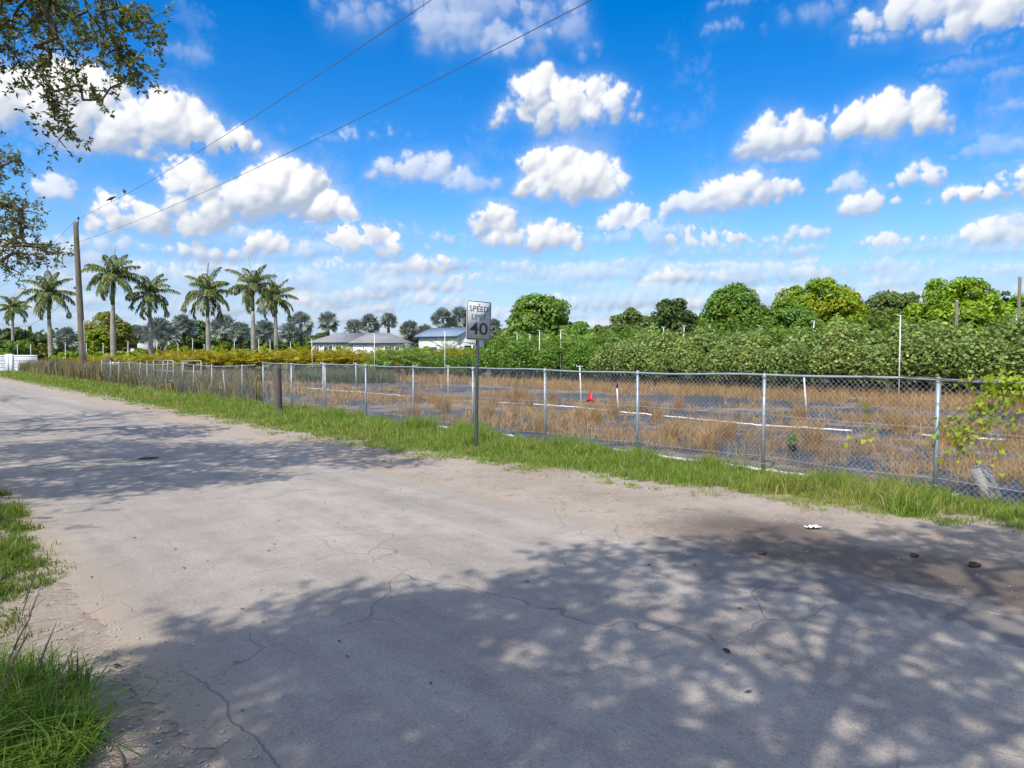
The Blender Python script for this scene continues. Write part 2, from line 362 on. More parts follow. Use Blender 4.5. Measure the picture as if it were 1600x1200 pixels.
# ---------------------------------------------------------------- materials
M = {}
def mat_road():
    t = NT('worn_asphalt'); c = t.coord(); s = t.sep(c); n_, t_ = s[0], s[1]
    big = t.noise(c, .35, 5, .6)[0]; mid = t.noise(c, 2.3, 5, .65)[0]; fine = t.noise(c, 26, 4, .7)[0]; grit = t.noise(c, 95, 3, .7)[0]
    stones = t.vor(c, 105, 'F1', 'Color')
    col = t.mix(t.ss(big, .35, .68), (.300, .263, .224), (.372, .326, .274))
    col = t.mix(t.ss(mid, .42, .72), col, (.262, .226, .196)); 
    col = t.mix(t.ma('MULTIPLY', t.ss(t.sep(stones)[0], .55, 1.), .45), col, (.46, .41, .35))
    col = t.mix(t.ma('MULTIPLY', t.ss(t.sep(stones)[1], .72, 1.), .5), col, (.17, .15, .135))
    # wheel wear along the road, dusty edges
    streak = t.noise(t.mp(c, (1.6, .10, 1)), 1, 4, .6)[0]
    col = t.hsv(col, v=t.ss(streak, .3, .72, .86, 1.12))
    edge_l = t.ss(t.ma('ADD', n_, t.ma('MULTIPLY', mid, .7)), 1.95, 1.35); edge_r = t.ss(t.ma('ADD', n_, t.ma('MULTIPLY', mid, 1.2)), 5.8, 6.7)
    dust = t.ma('MULTIPLY', t.ma('MAXIMUM', edge_l, edge_r), .85, clamp=True)
    col = t.mix(dust, col, (.36, .285, .212))
    # old dark asphalt bared at the near right edge
    wob = t.ma('MULTIPLY', t.ma('SUBTRACT', t.noise(c, .9, 5, .6)[0], .5), 2.6)
    dk = t.ma('MULTIPLY', t.ss(t.ma('ADD', n_, wob), 5.0, 5.25), t.ss(t.ma('ADD', t_, wob), 4.4, 3.9))
    col = t.mix(t.ma('MULTIPLY', dk, .75), col, (.130, .122, .120))
    # cracks
    wv = t.addv(c, t.noise(c, 1.6, 2, .5)[1], .36); ed = t.vor(wv, .62, 'DISTANCE_TO_EDGE')
    wv2 = t.addv(c, t.noise(c, 3.5, 2, .5)[1], .20); ed2 = t.vor(wv2, 2.1, 'DISTANCE_TO_EDGE')
    zone = t.ma('MULTIPLY', t.ss(t_, 9, 4), t.ss(t.noise(c, .5, 3)[0], .40, .58)); zone2 = t.ma('MULTIPLY', t.ss(t_, 7, 3.5), t.ss(t.noise(t.mp(c, loc=(4, 9, 2)), .55, 3)[0], .50, .62))
    cr = t.ma('MULTIPLY', t.ss(ed, .0042, .0008), zone); cr2 = t.ma('MULTIPLY', t.ss(ed2, .011, .002), zone2)
    le = t.ma('ABSOLUTE', t.ma('SUBTRACT', t.ma('ADD', n_, t.ma('MULTIPLY', t.ma('SUBTRACT', t.noise(t.mp(c, (0, 1, 0)), 2.2, 4, .55)[0], .5), .22)), 1.27))
    cr3 = t.ma('MULTIPLY', t.ss(le, .010, .002), t.ss(t_, 4.6, 4.0))
    crk = t.ma('MAXIMUM', t.ma('MAXIMUM', cr, t.ma('MULTIPLY', cr2, .8)), cr3)
    col = t.mix(t.ma('MULTIPLY', crk, .40), col, (.070, .060, .052))
    # small stains
    st = t.ss(t.noise(c, 1.3, 2)[0], .68, .76); col = t.mix(t.ma('MULTIPLY', st, .25), col, (.13, .12, .115))
    h = t.ma('SUBTRACT', t.ma('ADD', t.ma('MULTIPLY', grit, .7), t.ma('MULTIPLY', fine, .8)), t.ma('MULTIPLY', crk, 2.))
    return t.done(t.bsdf(col, .88, 0, .3, t.bump(h, .55, .012)))
def mat_dirt():
    t = NT('shoulder_dirt'); c = t.coord(); s = t.sep(c); n_, t_ = s[0], s[1]
    big = t.noise(c, .6, 5, .6)[0]; mid = t.noise(c, 4, 5, .65)[0]; grit = t.noise(c, 60, 4, .7)[0]
    col = t.mix(t.ss(big, .35, .65), (.30, .235, .180), (.385, .315, .25)); col = t.mix(t.ss(mid, .5, .75), col, (.24, .185, .14))
    pb = t.vor(c, 38, 'F1', 'Color'); col = t.mix(t.ma('MULTIPLY', t.ss(t.sep(pb)[0], .75, 1), .5), col, (.46, .42, .36))
    wob = t.ma('MULTIPLY', t.ma('SUBTRACT', t.noise(c, .8, 5, .6)[0], .5), 2.2)
    mud = t.ma('MULTIPLY', t.ma('MULTIPLY', t.ss(t.ma('ADD', n_, wob), 5.7, 6.2), t.ss(t.ma('ADD', n_, wob), 7.7, 6.9)), t.ss(t.ma('ADD', t_, wob), 4.9, 3.6))
    col = t.mix(t.ma('MULTIPLY', mud, .85), col, (.105, .080, .062))
    return t.done(t.bsdf(col, t.mix(mud, (.9,)*3, (.75,)*3), 0, .3, t.bump(t.ma('ADD', grit, t.ma('MULTIPLY', mid, 2.)), .7, .02)))
def mat_ground():
    t = NT('weedy_soil'); c = t.coord(); a = t.noise(c, .15, 5, .6)[0]; b = t.noise(c, 2.5, 5, .65)[0]
    col = t.mix(t.ss(a, .4, .6), (.075, .085, .028), (.16, .125, .075)); col = t.mix(t.ss(b, .45, .7), col, (.06, .075, .022))
    return t.done(t.bsdf(col, .95, 0, .2, t.bump(b, .6, .05)))
def mat_cloth():
    t = NT('weed_barrier_cloth'); c = t.coord(); s = t.sep(c)
    a = t.noise(c, .22, 5, .62)[0]; b = t.noise(c, 1.7, 6, .65)[0]; f = t.noise(c, 14, 4, .7)[0]
    col = t.mix(t.ss(b, .35, .7), (.022, .025, .032), (.072, .077, .094))
    dirt = t.ss(t.ma('ADD', t.ma('MULTIPLY', a, .75), t.ma('MULTIPLY', b, .45)), .585, .70)
    col = t.mix(t.ma('MULTIPLY', dirt, .88), col, t.mix(t.ss(f, .35, .65), (.200, .150, .105), (.30, .225, .15)))
    weave = t.n('ShaderNodeTexWave'); t.put(weave.inputs[0], c); weave.inputs['Scale'].default_value = .9; weave.inputs['Distortion'].default_value = .4
    col = t.hsv(col, v=t.ss(f, .3, .7, .75, 1.25))
    h = t.ma('ADD', t.ma('MULTIPLY', b, 1.), t.ma('MULTIPLY', t.noise(c, 5, 4)[0], .5))
    return t.done(t.bsdf(col, t.ss(dirt, 0, 1, .55, .95), 0, .5, t.bump(h, .6, .06)))
M['road'], M['dirt'], M['ground'], M['cloth'] = mat_road(), mat_dirt(), mat_ground(), mat_cloth()
M['galv'] = simple('galvanised_steel', (.30, .34, .37), .45, .35, .15, 5)
M['galv_wire'] = simple('galvanised_wire', (.38, .40, .40), .5, .3, .12, 3)
M['old_wire'] = simple('dull_old_wire', (.30, .30, .29), .6, .4, .2, 3)
M['sign_white'] = simple('reflective_white_sheet', (.60, .62, .62), .5, 0, .14, 5)
M['sign_black'] = simple('black_lettering', (.012, .012, .014), .5)
M['sign_post'] = simple('green_grey_channel_steel', (.075, .095, .095), .5, .4, .25, 9)
M['bolt'] = simple('bolt_steel', (.3, .3, .3), .4, .8)
def mat_wood(name, col):
    t = NT(name); c = t.coord(); g = t.noise(t.mp(c, (14, 14, .8)), 2, 6, .65)[0]; b = t.noise(c, .9, 3)[0]
    cc = t.hsv(t.mix(t.ss(g, .35, .65), tuple(x*.55 for x in col), col), v=t.ss(b, .3, .7, .8, 1.2))
    return t.done(t.bsdf(cc, .9, 0, .2, t.bump(g, .8, .02)))
M['pole_wood'] = mat_wood('weathered_pole_wood', (.21, .175, .125)); M['post_wood'] = mat_wood('dark_post_wood', (.17, .145, .125))
M['grey_wood'] = mat_wood('grey_wood', (.20, .18, .16))
M['pvc'] = simple('white_pvc', (.72, .72, .69), .45, 0, .12, 7)
M['black_plastic'] = simple('black_plastic', (.018, .018, .020), .45, 0, .3, 4)
M['pot'] = simple('black_nursery_pot', (.022, .024, .030), .5, 0, .35, 5)
M['red'] = simple('red_plastic', (.80, .008, .012), .4, 0, .1, 20)
M['wire_black'] = simple('dark_cable', (.09, .09, .095), .6)
M['bird'] = simple('dark_feathers', (.025, .024, .024), .7)
M['bark'] = mat_wood('oak_bark', (.155, .125, .10)); M['trunk_brown'] = mat_wood('brown_bark', (.13, .10, .075))
def mat_palm_trunk():
    t = NT('royal_palm_trunk'); c = t.coord(); z = t.sep(c)[2]
    ring = t.n('ShaderNodeTexWave', bands_direction='Z'); t.put(ring.inputs[0], c); ring.inputs['Scale'].default_value = 1.3; ring.inputs['Distortion'].default_value = 1.2
    col = t.mix(t.ss(t.noise(c, 1.6, 4)[0], .35, .7), (.36, .33, .27), (.24, .215, .175)); col = t.hsv(col, v=t.ss(ring.outputs[1], .0, .3, .72, 1.05))
    return t.done(t.bsdf(col, .85, 0, .25))
M['palm_trunk'] = mat_palm_trunk()
M['crownshaft'] = simple('green_crownshaft', (.10, .17, .04), .4, 0, .2, 2)
M['wall_white'] = simple('painted_stucco', (.62, .64, .64), .8, 0, .08, 1.2, .2)
M['white_panel'] = simple('white_vinyl', (.70, .73, .76), .5, 0, .08, 1.5)
def mat_shingle(name, col, sc=3.):
    t = NT(name); c = t.coord(); br = t.noise(t.mp(c, (sc, sc, sc*3)), 2.2, 3)[0]; b = t.noise(c, .6, 3)[0]
    return t.done(t.bsdf(t.hsv(col, v=t.ma('MULTIPLY', t.ss(br, .3, .7, .75, 1.2), t.ss(b, .3, .7, .88, 1.1))), .85, 0, .3))
M['shingle'] = mat_shingle('grey_shingles', (.23, .23, .235)); M['metal_roof'] = mat_shingle('blue_grey_metal_roof', (.20, .27, .36))
M['glass'] = simple('dark_window_glass', (.03, .045, .05), .1, 0, .2, 2)
M['red_roof'] = mat_shingle('red_tile_roof', (.20, .065, .045))
M['dark_open'] = simple('dark_shed_interior', (.02, .02, .02), .9)
M['concrete'] = simple('grey_concrete', (.30, .29, .27), .9, 0, .25, 6, .5)
M['paper'] = simple('white_paper', (.75, .76, .76), .7, 0, .05, 9)
M['stone'] = simple('pale_limestone', (.40, .36, .30), .9, 0, .3, 20, .3)
M['iron'] = simple('rusty_cast_iron', (.06, .045, .04), .8, .2, .3, 20, .4)
M['stalk'] = simple('dry_stalk', (.20, .15, .09), .9)
M['gs_green'] = foliage('verge_grass_blades', (.180, .290, .036), .03, .8, (.42, .35, .15), .17, .42, .6, (.26, .31, .06), .35)
M['gs_left'] = foliage('roadside_grass_blades', (.130, .205, .026), .03, .8, (.30, .24, .09), .12, .38, .6, (.23, .23, .05), .5)
M['gs_tall'] = foliage('tall_grass_blades', (.125, .230, .028), .03, .9, (.30, .28, .09), .1, .42, .5)
M['gs_dry'] = foliage('dry_grass_blades', (.52, .345, .125), .02, .8, (.30, .185, .085), .32, .36, .8, (.42, .27, .11), .25)
M['gs_brush'] = foliage('dry_brush', (.27, .22, .11), .03, .8, (.14, .16, .045), .3, .3, .8)
M['lf_oak'] = foliage('oak_leaves', (.150, .180, .050), .03, .9, (.27, .23, .07), .15, .36, .45, None)
M['lf_mango'] = foliage('dark_green_leaves', (.145, .265, .040), .02, .9, (.25, .33, .055), .08, .36, .45, (.195, .295, .045), .35)
M['lf_bright'] = foliage('bright_green_leaves', (.25, .39, .026), .02, .8, (.32, .38, .03), .12, .36, .45, (.15, .27, .024), .4)
M['lf_gold'] = foliage('yellow_green_leaves', (.20, .31, .022), .02, .8, (.40, .40, .020), .12, .36, .5, (.36, .385, .018), .32)
M['lf_olive'] = foliage('olive_green_leaves', (.155, .215, .052), .02, .9, None, .1, .3, .5)
M['lf_back'] = foliage('deep_green_leaves', (.098, .160, .045), .03, .9, (.11, .13, .03), .15, .3, .5)
M['lf_lime'] = foliage('lime_green_leaves', (.24, .34, .018), .03, .7, (.38, .38, .03), .15, .36, .5)
M['lf_willow'] = foliage('olive_yellow_leaves', (.21, .23, .035), .03, .7, (.30, .27, .04), .15, .35, .5)
M['lf_seagrape'] = foliage('sea_grape_leaves', (.215, .300, .080), .03, .6, (.44, .38, .09), .06, .36, .45, (.30, .34, .09), .5)
M['lf_red'] = foliage('reddish_leaves', (.30, .085, .03), .03, .6, None, .1, .3, .5)
M['lf_areca'] = foliage('green_palm_leaflets', (.175, .285, .050), .02, .9, (.28, .35, .065), .12, .32, .45)
M['lf_yellow'] = foliage('golden_palm_leaflets', (.40, .375, .035), .03, .9, (.46, .30, .04), .15, .36, .5, (.22, .27, .03), .4, .5)
M['lf_royal'] = foliage('royal_palm_leaflets', (.135, .195, .045), .02, .9, (.29, .25, .095), .25, .32, .45, spec=.3)
M['lf_silver'] = foliage('silver_fan_leaves', (.31, .35, .31), .02, .9, (.16, .20, .14), .3, .22, .45)
M['lf_vine'] = foliage('yellow_green_vine_leaves', (.27, .36, .018), .02, .6, (.42, .42, .03), .2, .45, .45)

# ---------------------------------------------------------------- ground sheets (local x = n across the road, local y = t along it)
def sheet(name, left, right, ts, z, mat, cols=12, rough=0., seed=0, kind='structure', bumpy=0.):
    n0 = np.array([left(t) for t in ts]); n1 = np.array([right(t) for t in ts])
    if rough:
        n0 = n0+rough*(noise2(ts, np.full(len(ts), 3.+seed), 11)*.6+noise2(ts*3.1, np.full(len(ts), 9.+seed), 11)*.35)
        n1 = n1+rough*(noise2(ts, np.full(len(ts), 5.+seed), 11)*.6+noise2(ts*3.1, np.full(len(ts), 7.+seed), 11)*.35)
    f = np.linspace(0, 1, cols+1); V = np.zeros((len(ts), cols+1, 3))
    V[..., 0] = n0[:, None]*(1-f)+n1[:, None]*f; V[..., 1] = ts[:, None]; V[..., 2] = z
    i, j = np.meshgrid(np.arange(len(ts)-1), np.arange(cols), indexing='ij'); a = (i*(cols+1)+j).ravel()
    lp = np.stack([a, a+1, a+cols+2, a+cols+1], 1)
    o = link(name, np_mesh(name, V, lp, np.full(len(a), 4), mat, True)); o.rotation_euler = (0, 0, ROT)
    return tag(o, None, None, None, kind)
tl = np.array([-900, -300, -100, -30, 0, 30, 100, 300, 900.])
tag(sheet('ground', lambda t: -900, lambda t: 900, tl, 0., M['ground'], 8), 'weedy soil under the grass and the nursery field')
ts = np.concatenate([np.arange(-12, 0, .12), np.arange(0, 12, .035), np.arange(12, 20, .12), np.arange(20, 60, .4), np.arange(60, 401, 4)])
tag(sheet('dirt_shoulder', lambda t: .25 if t < 12 else .55, lambda t: grass_edge(t)+.55, ts, .004, M['dirt'], 6, .22, 1), 'sandy dirt shoulder along both edges of the road')
tag(sheet('road', lambda t: 1.02, lambda t: 5.86 if t < 12 else min(6.6, 5.86+(t-12)*.12), ts, .008, M['road'], 10, .07, 2), 'sun bleached cracked asphalt road')
tag(sheet('nursery_field', lambda t: 10.15, lambda t: 46, np.array([-60., -20, 0, 10, 20, 30, 40, 50, 62]), .004, M['cloth'], 6), 'dark weed barrier cloth over the nursery field')

# ---------------------------------------------------------------- grass (nobody could count it)
def scatter(n, t0, t1, n0f, n1f, dens_f=None, z=0.):
    t = rng.uniform(t0, t1, n); a, b = n0f(t), n1f(t); nn = a+(b-a)*rng.random(n)
    if dens_f is not None:
        k = rng.random(n) < dens_f(nn, t); nn, t = nn[k], t[k]
    return nn, t
def stuff(o, label): return tag(o, label, None, None, 'stuff')
def verge():
    Ps, Hs, Ws = [], [], []
    for t0, t1, cnt, w in ((-3, 5, 62000, .0065), (5, 13, 62000, .008), (13, 30, 52000, .014), (30, 75, 40000, .03), (75, 150, 16000, .07)):
        def dens(n, t):
            e = (n-grass_edge(t)-.28*noise2(n*2.2, t*2.2, 14)); far = 10.35-n
            return np.clip(e/.22, 0, 1)*np.clip(.55+.5*noise2(n*3, t*3, 13)+e*.5, .12, 1)*np.clip(far/.25, .05, 1)
        nn, tt = scatter(cnt, t0, t1, lambda t: grass_edge(t)-.35, lambda t: np.full_like(t, 10.55), dens)
        e = np.clip((nn-grass_edge(tt))/1.6, 0, 1)
        h = (.045+.095*e+.07*np.clip(noise2(nn*1.5, tt*1.5, 13), -1, 2)*e)*rng.uniform(.5, 1.35, len(nn))
        Ps.append(W(nn, tt)); Hs.append(np.maximum(h, .03)); Ws.append(np.full(len(nn), w))
    # taller tufts against the fence and a leafy clump left of the sign
    for (cn, ct, r, cnt, hh) in [(9.35, 11.6, .28, 700, .30), (9.9, 12.6, .45, 900, .36), (10.0, 14.6, .5, 800, .34), (9.0, 4.6, .3, 500, .30), (8.8, 3.0, .25, 450, .34),
                                 (9.6, 1.2, .5, 900, .40), (9.2, -.4, .5, 900, .45), (8.9, .6, .4, 600, .34), (9.9, .2, .4, 700, .42), (9.7, 19, .5, 500, .36), (9.4, 8.5, .35, 500, .28)]:
        a = rng.uniform(0, 6.28, cnt); q = r*np.sqrt(rng.random(cnt))
        Ps.append(W(cn+q*np.cos(a), ct+q*np.sin(a))); Hs.append(hh*rng.uniform(.4, 1.2, cnt)); Ws.append(np.full(cnt, .010))
    P, H_, W_ = np.concatenate(Ps), np.concatenate(Hs), np.concatenate(Ws)
    stuff(link('verge_grass', blades('verge_grass', P, H_, W_, .55, rng, M['gs_green'])), 'bright green roadside grass below the chain-link fence')
verge()
def left_side():
    Ps, Hs, Ws = [], [], []
    def dens(n, t):
        e = np.interp(t, [0, 5.6, 6.2, 7, 10, 14], [.7, .6, .72, 1.10, 1.12, 1.0])-n+.10*noise2(n*2, t*2, 13); return np.clip(e/.12, 0, 1)*np.clip(.9+.5*noise2(n*2.6, t*2.6, 14), .2, 1)
    for t0, t1, cnt, w in ((-3, 6, 60000, .006), (6, 14, 150000, .009), (14, 34, 30000, .02), (34, 110, 26000, .06)):
        nn, tt = scatter(cnt, t0, t1, lambda t: np.full_like(t, -2.2 if t0 < 14 else -9), lambda t: np.full_like(t, 1.2), dens)
        h = (.08+.06*np.clip(.8-nn, 0, 2)+.04*noise2(nn, tt, 9))*rng.uniform(.5, 1.3, len(nn))
        k = np.where((tt > 5.9) & (tt < 6.5), .4, 1.)
        Ps.append(W(nn, tt)); Hs.append(np.maximum(h*k, .03)); Ws.append(np.full(len(nn), w))
    stuff(link('roadside_grass', blades('roadside_grass', np.concatenate(Ps), np.concatenate(Hs), np.concatenate(Ws), .7, rng, M['gs_left'])), 'patchy short grass on the left side of the road')
    Ps, Hs = [], []
    for (cn, ct, rn, rt, cnt, hh) in [(.24, 3.85, .50, .45, 2800, .36), (.34, 4.3, .38, .40, 1900, .32), (.20, 4.75, .36, .4, 1500, .36), (-.15, 3.65, .62, .48, 3200, .46), (-.55, 4.35, .75, .55, 3600, .62), (-1.1, 4.9, .8, .7, 3400, .70), (-.6, 5.35, .6, .45, 2000, .55), (-1.6, 5.6, .8, .7, 2600, .75), (.02, 4.25, .42, .40, 1700, .42), (-.2, 4.8, .45, .5, 1700, .42), (-1.2, 4.0, .6, .5, 2200, .52)]:
        nk = max(6, cnt//110)                       # bunches whose blades arch outwards
        for _k in range(nk):
            a0, q0 = rng.uniform(0, 6.28), math.sqrt(rng.random()); c2 = W(cn+rn*q0*math.cos(a0), ct+rt*q0*math.sin(a0)); m = cnt//nk
            Ps.append(c2+np.concatenate([rng.normal(0, .045, (m, 2)), np.zeros((m, 1))], 1)); Hs.append(hh*(1.15-.5*q0**2)*rng.uniform(.7, 1.2)*rng.uniform(.4, 1.15, m))
    stuff(link('tall_grass', blades('tall_grass', np.concatenate(Ps), np.concatenate(Hs), .0085, .95, rng, M['gs_tall'], 1.4)), 'tall green grass clump in the near left corner')
    st = MB()
    for k in range(26):
        b = W(rng.uniform(-.9, .55), rng.uniform(3.6, 5.7)); h = rng.uniform(.5, .8); a = rng.uniform(0, 6.28)
        l = np.array([math.cos(a), math.sin(a), 0])*rng.uniform(.05, .3)+np.array([.1, -.02, 0]); p = [b+l*q*q*h+np.array([0, 0, h*q]) for q in np.linspace(0, 1, 6)]
        st.tube(p, [.0022, .0022, .0018, .0028, .0045, .001], 4)
        d = p[-1]-p[-2]
        for q in range(4):
            s0 = p[-2]-d*q*.35; s1 = s0+norm(d+rng.normal(0, .05, 3))*rng.uniform(.06, .1); st.tube([s0, s1], [.0022, .0008], 3)
    stuff(st.build('seed_stalks', M['stalk']), 'brown seed stalks rising out of the tall grass')
left_side()
def dry():
    Ps, Hs, Ws = [], [], []
    def field(n, t):                       # large clumps over the cloth, denser to the near right
        f = noise2(n*1.0+31, t*.7+13, 26)*.75+noise2(n*2.3, t*2.3, 21)*.65
        near = np.interp(n, [10, 11, 12.5, 15, 17, 19, 21, 25, 26.2, 29.5, 30.5], [1.35, .75, .2, .75, .8, .35, -.35, -.9, 1.5, 1.7, .2])
        right = np.interp(t, [-10, 0, 6, 12, 20, 32, 45], [.45, .35, .15, .05, -.05, -.1, .2])
        return np.clip((f+near+right-.69)*2.2, 0, 1)
    for t0, t1, n0, n1, cnt, w in ((-9, 10, 10.1, 17, 60000, .007), (-9, 10, 17, 30.5, 56000, .014), (10, 30, 10.1, 31, 95000, .014), (30, 50, 10.1, 31, 34000, .03)):
        nn, tt = scatter(cnt, t0, t1, lambda t: np.full_like(t, n0), lambda t: np.full_like(t, n1), field)
        fv = field(nn, tt)
        h = (.04+.185*fv+.06*noise2(nn*3, tt*3, 12))*rng.uniform(.35, 1.3, len(nn))*np.where(nn > 25.5, 1.9, 1.)*np.where(nn < 11.2, .8, 1)
        Ps.append(W(nn, tt)); Hs.append(np.maximum(h, .05)); Ws.append(np.full(len(nn), w))
    for _ in range(46):                    # fountain-like tufts
        cn, ct = rng.uniform(11, 20), rng.uniform(-3, 24); cnt = 260; a = rng.uniform(0, 6.28, cnt); q = .16*np.sqrt(rng.random(cnt))
        Ps.append(W(cn+q*np.cos(a), ct+q*np.sin(a))); Hs.append(rng.uniform(.25, .75, cnt)); Ws.append(np.full(cnt, .008))
    stuff(link('dry_grass', blades('dry_grass', np.concatenate(Ps), np.concatenate(Hs), np.concatenate(Ws), .8, rng, M['gs_dry'])), 'dry golden grass growing over the nursery cloth')
    nn, tt = scatter(36000, 27, 110, lambda t: np.full_like(t, 9.9), lambda t: 11.8+.06*(t-27), lambda n, t: np.clip(.5+.6*noise2(n*2, t, 15)-np.where(t < 40, .35, 0), .05, 1))
    stuff(link('dry_weeds', blades('dry_weeds', W(nn, tt), rng.uniform(.5, 1.55, len(nn))*np.where(tt > 42, 1.0, .6), .03+.0004*tt, .3, rng, M['gs_brush'])), 'brown dry weeds along the old fence')
    c = 42000; x = rng.uniform(468, 612, c); Y = rng.uniform(44, 62, c); P = np.stack([(x-800)/F_PX*Y, Y, np.zeros(c)], 1)
    k = noise2(P[:, 0]*2, P[:, 1]*2, 30) > -.9
    stuff(link('weed_patch', blades('weed_patch', P[k], rng.uniform(.35, .85, k.sum()), .05, .5, rng, foliage('grey_green_weeds', (.105, .125, .048), .03, .8, (.16, .15, .07), .2))), 'grey green weed patch behind the fence')
    cnt = 70000; nn, tt = scatter(cnt, 44, 110, lambda t: np.full_like(t, 11.5), lambda t: 24.+0*t, lambda n, t: np.clip(.5+.5*noise2(n, t, 22), .05, 1))
    stuff(link('field_weeds', blades('field_weeds', W(nn, tt), rng.uniform(.2, .75, len(nn)), .05, .5, rng, M['gs_brush'])), 'brownish weeds in the far left of the field')
dry()
def pebbles():
    mb = MB(); ico = np.array([(0, 0, 1), (.9, 0, .3), (.28, .85, .3), (-.72, .53, .3), (-.72, -.53, .3), (.28, -.85, .3), (0, 0, -.6)])
    f = [(0, i, i % 5+1) for i in range(1, 6)]+[(6, i % 5+1, i) for i in range(1, 6)]
    for k in range(1700):
        if k < 1300: p = W(rng.uniform(.35, 1.12) if k % 4 else rng.uniform(.9, 1.5), rng.uniform(2.0, 9) if k % 2 else rng.uniform(2, 5))
        else: t = rng.uniform(-2, 13); p = W(rng.uniform(6.0, grass_edge(t)), t)
        s = rng.uniform(.004, .014)*(1.4 if rng.random() < .06 else 1); a = rng.uniform(0, 6.28); c, sn = math.cos(a), math.sin(a)
        v = ico*s*rng.uniform(.6, 1.3, (7, 1))*np.array([1, 1, .6]); v = v @ np.array([[c, -sn, 0], [sn, c, 0], [0, 0, 1]]); mb.add(v+p+np.array([0, 0, .008]), f)
    stuff(mb.build('gravel', M['stone']), 'loose pale pebbles along the road edges')
pebbles()
def debris():
    n = 170; nn = rng.uniform(1.0, 6.4, n); tt = rng.uniform(1.5, 16, n); P = W(nn, tt, .014); nr = np.stack([rng.normal(0, .25, n), rng.normal(0, .25, n), np.ones(n)], 1); L = rng.uniform(.012, .05, n)
    stuff(link('leaf_litter', polys('leaf_litter', leaf_quads(P, nr, L, L*.45, rng, .2), foliage('fallen_brown_leaves', (.10, .070, .040), .03, 1., (.20, .14, .07), .3, 0., .8))), 'tiny fallen leaves strewn over the road')
debris()

# ---------------------------------------------------------------- chain-link fence
S0 = np.array([5.46, 8.96]); FH = 1.52
def fpt(s, z=0., off=0.): return np.array([S0[0]+s*Dv[0]+off*Nv[0], S0[1]+s*Dv[1]+off*Nv[1], z])
def chain_mesh(name, s0, s1, h, a, r, mat, parent, topf=None, off=0.):
    nw, nr = int((s1-s0)/a), int(h/a)+1
    i, j = np.meshgrid(np.arange(nw), np.arange(nr), indexing='ij')
    s = s0+(i+(i+j) % 2)*a; z = .03+j*(h-.05)/(nr-1)
    wob = .012*noise2(s*2, z*2, 9); o = off+wob
    if topf is not None: z = z*topf(s)
    C = np.stack([S0[0]+s*Dv[0]+o*Nv[0], S0[1]+s*Dv[1]+o*Nv[1], z], -1)
    d3 = np.array([Dv[0], Dv[1], 0]); n3 = np.array([Nv[0], Nv[1], 0])
    offs = np.array([n3*r*1.2, -.6*n3*r+d3*r*1.2, -.6*n3*r-d3*r*1.2])
    V = (C[:, :, None, :]+offs[None, None]).reshape(-1, 3)
    I, J, K = np.meshgrid(np.arange(nw), np.arange(nr-1), np.arange(3), indexing='ij'); b = (I*nr+J)*3
    lp = np.stack([b+K, b+(K+1) % 3, b+3+(K+1) % 3, b+3+K], -1).reshape(-1, 4)
    return link(name, np_mesh(name, V-np.array(parent.location), lp, np.full(len(lp), 4), mat, True), parent)
def fence():
    root = thing('chain_link_fence', 'silver galvanised chain-link fence with a top rail between the grass verge and the nursery field', 'fence', fpt(0)); o = np.array(root.location)
    for k in range(-2, 10):
        s = 2.4*k+rng.normal(0, .04); lean = rng.normal(0, .012, 2); rr = .026 if k not in (0, 8) else .030
        p0, p1 = fpt(s, -.1)-o, fpt(s, FH-.01)-o; p1[:2] += lean
        mb = MB().tube([p0, p1], rr, 10); mb.lathe([(.0, .05), (.02, .045), (.036, .02), (.038, -.02), (.034, -.03)], 10, p1)
        pst = mb.build('post', M['galv'], root, True)
        for z in (.25, .6, .95, 1.25):
            q = p0+(p1-p0)*(z/FH); MB().lathe([(rr+.003, -.006), (rr+.006, 0), (rr+.003, .006)], 8, q).build('wire_tie', M['galv'], pst, True)
    ss = np.linspace(-4.8, 21.6, 60)
    MB().tube([fpt(s, FH+.012*math.sin(s*.9)+.008*math.sin(2.7*s))-o for s in ss], .0185, 8).build('top_rail', M['galv'], root, True)
    for z, sg in ((.90, .015), (.26, .03)):
        MB().tube([fpt(s, z-sg*abs(math.sin(math.pi*s/2.4))+.03*math.sin(s*.5), -.012)-o for s in np.linspace(-4.8, 21.6, 180)], .0035, 4).build('tension_wire', M['galv_wire'], root)
    chain_mesh('wire_mesh', -4.8, 21.6, FH, .0385, .0021, M['galv_wire'], root)
fence()
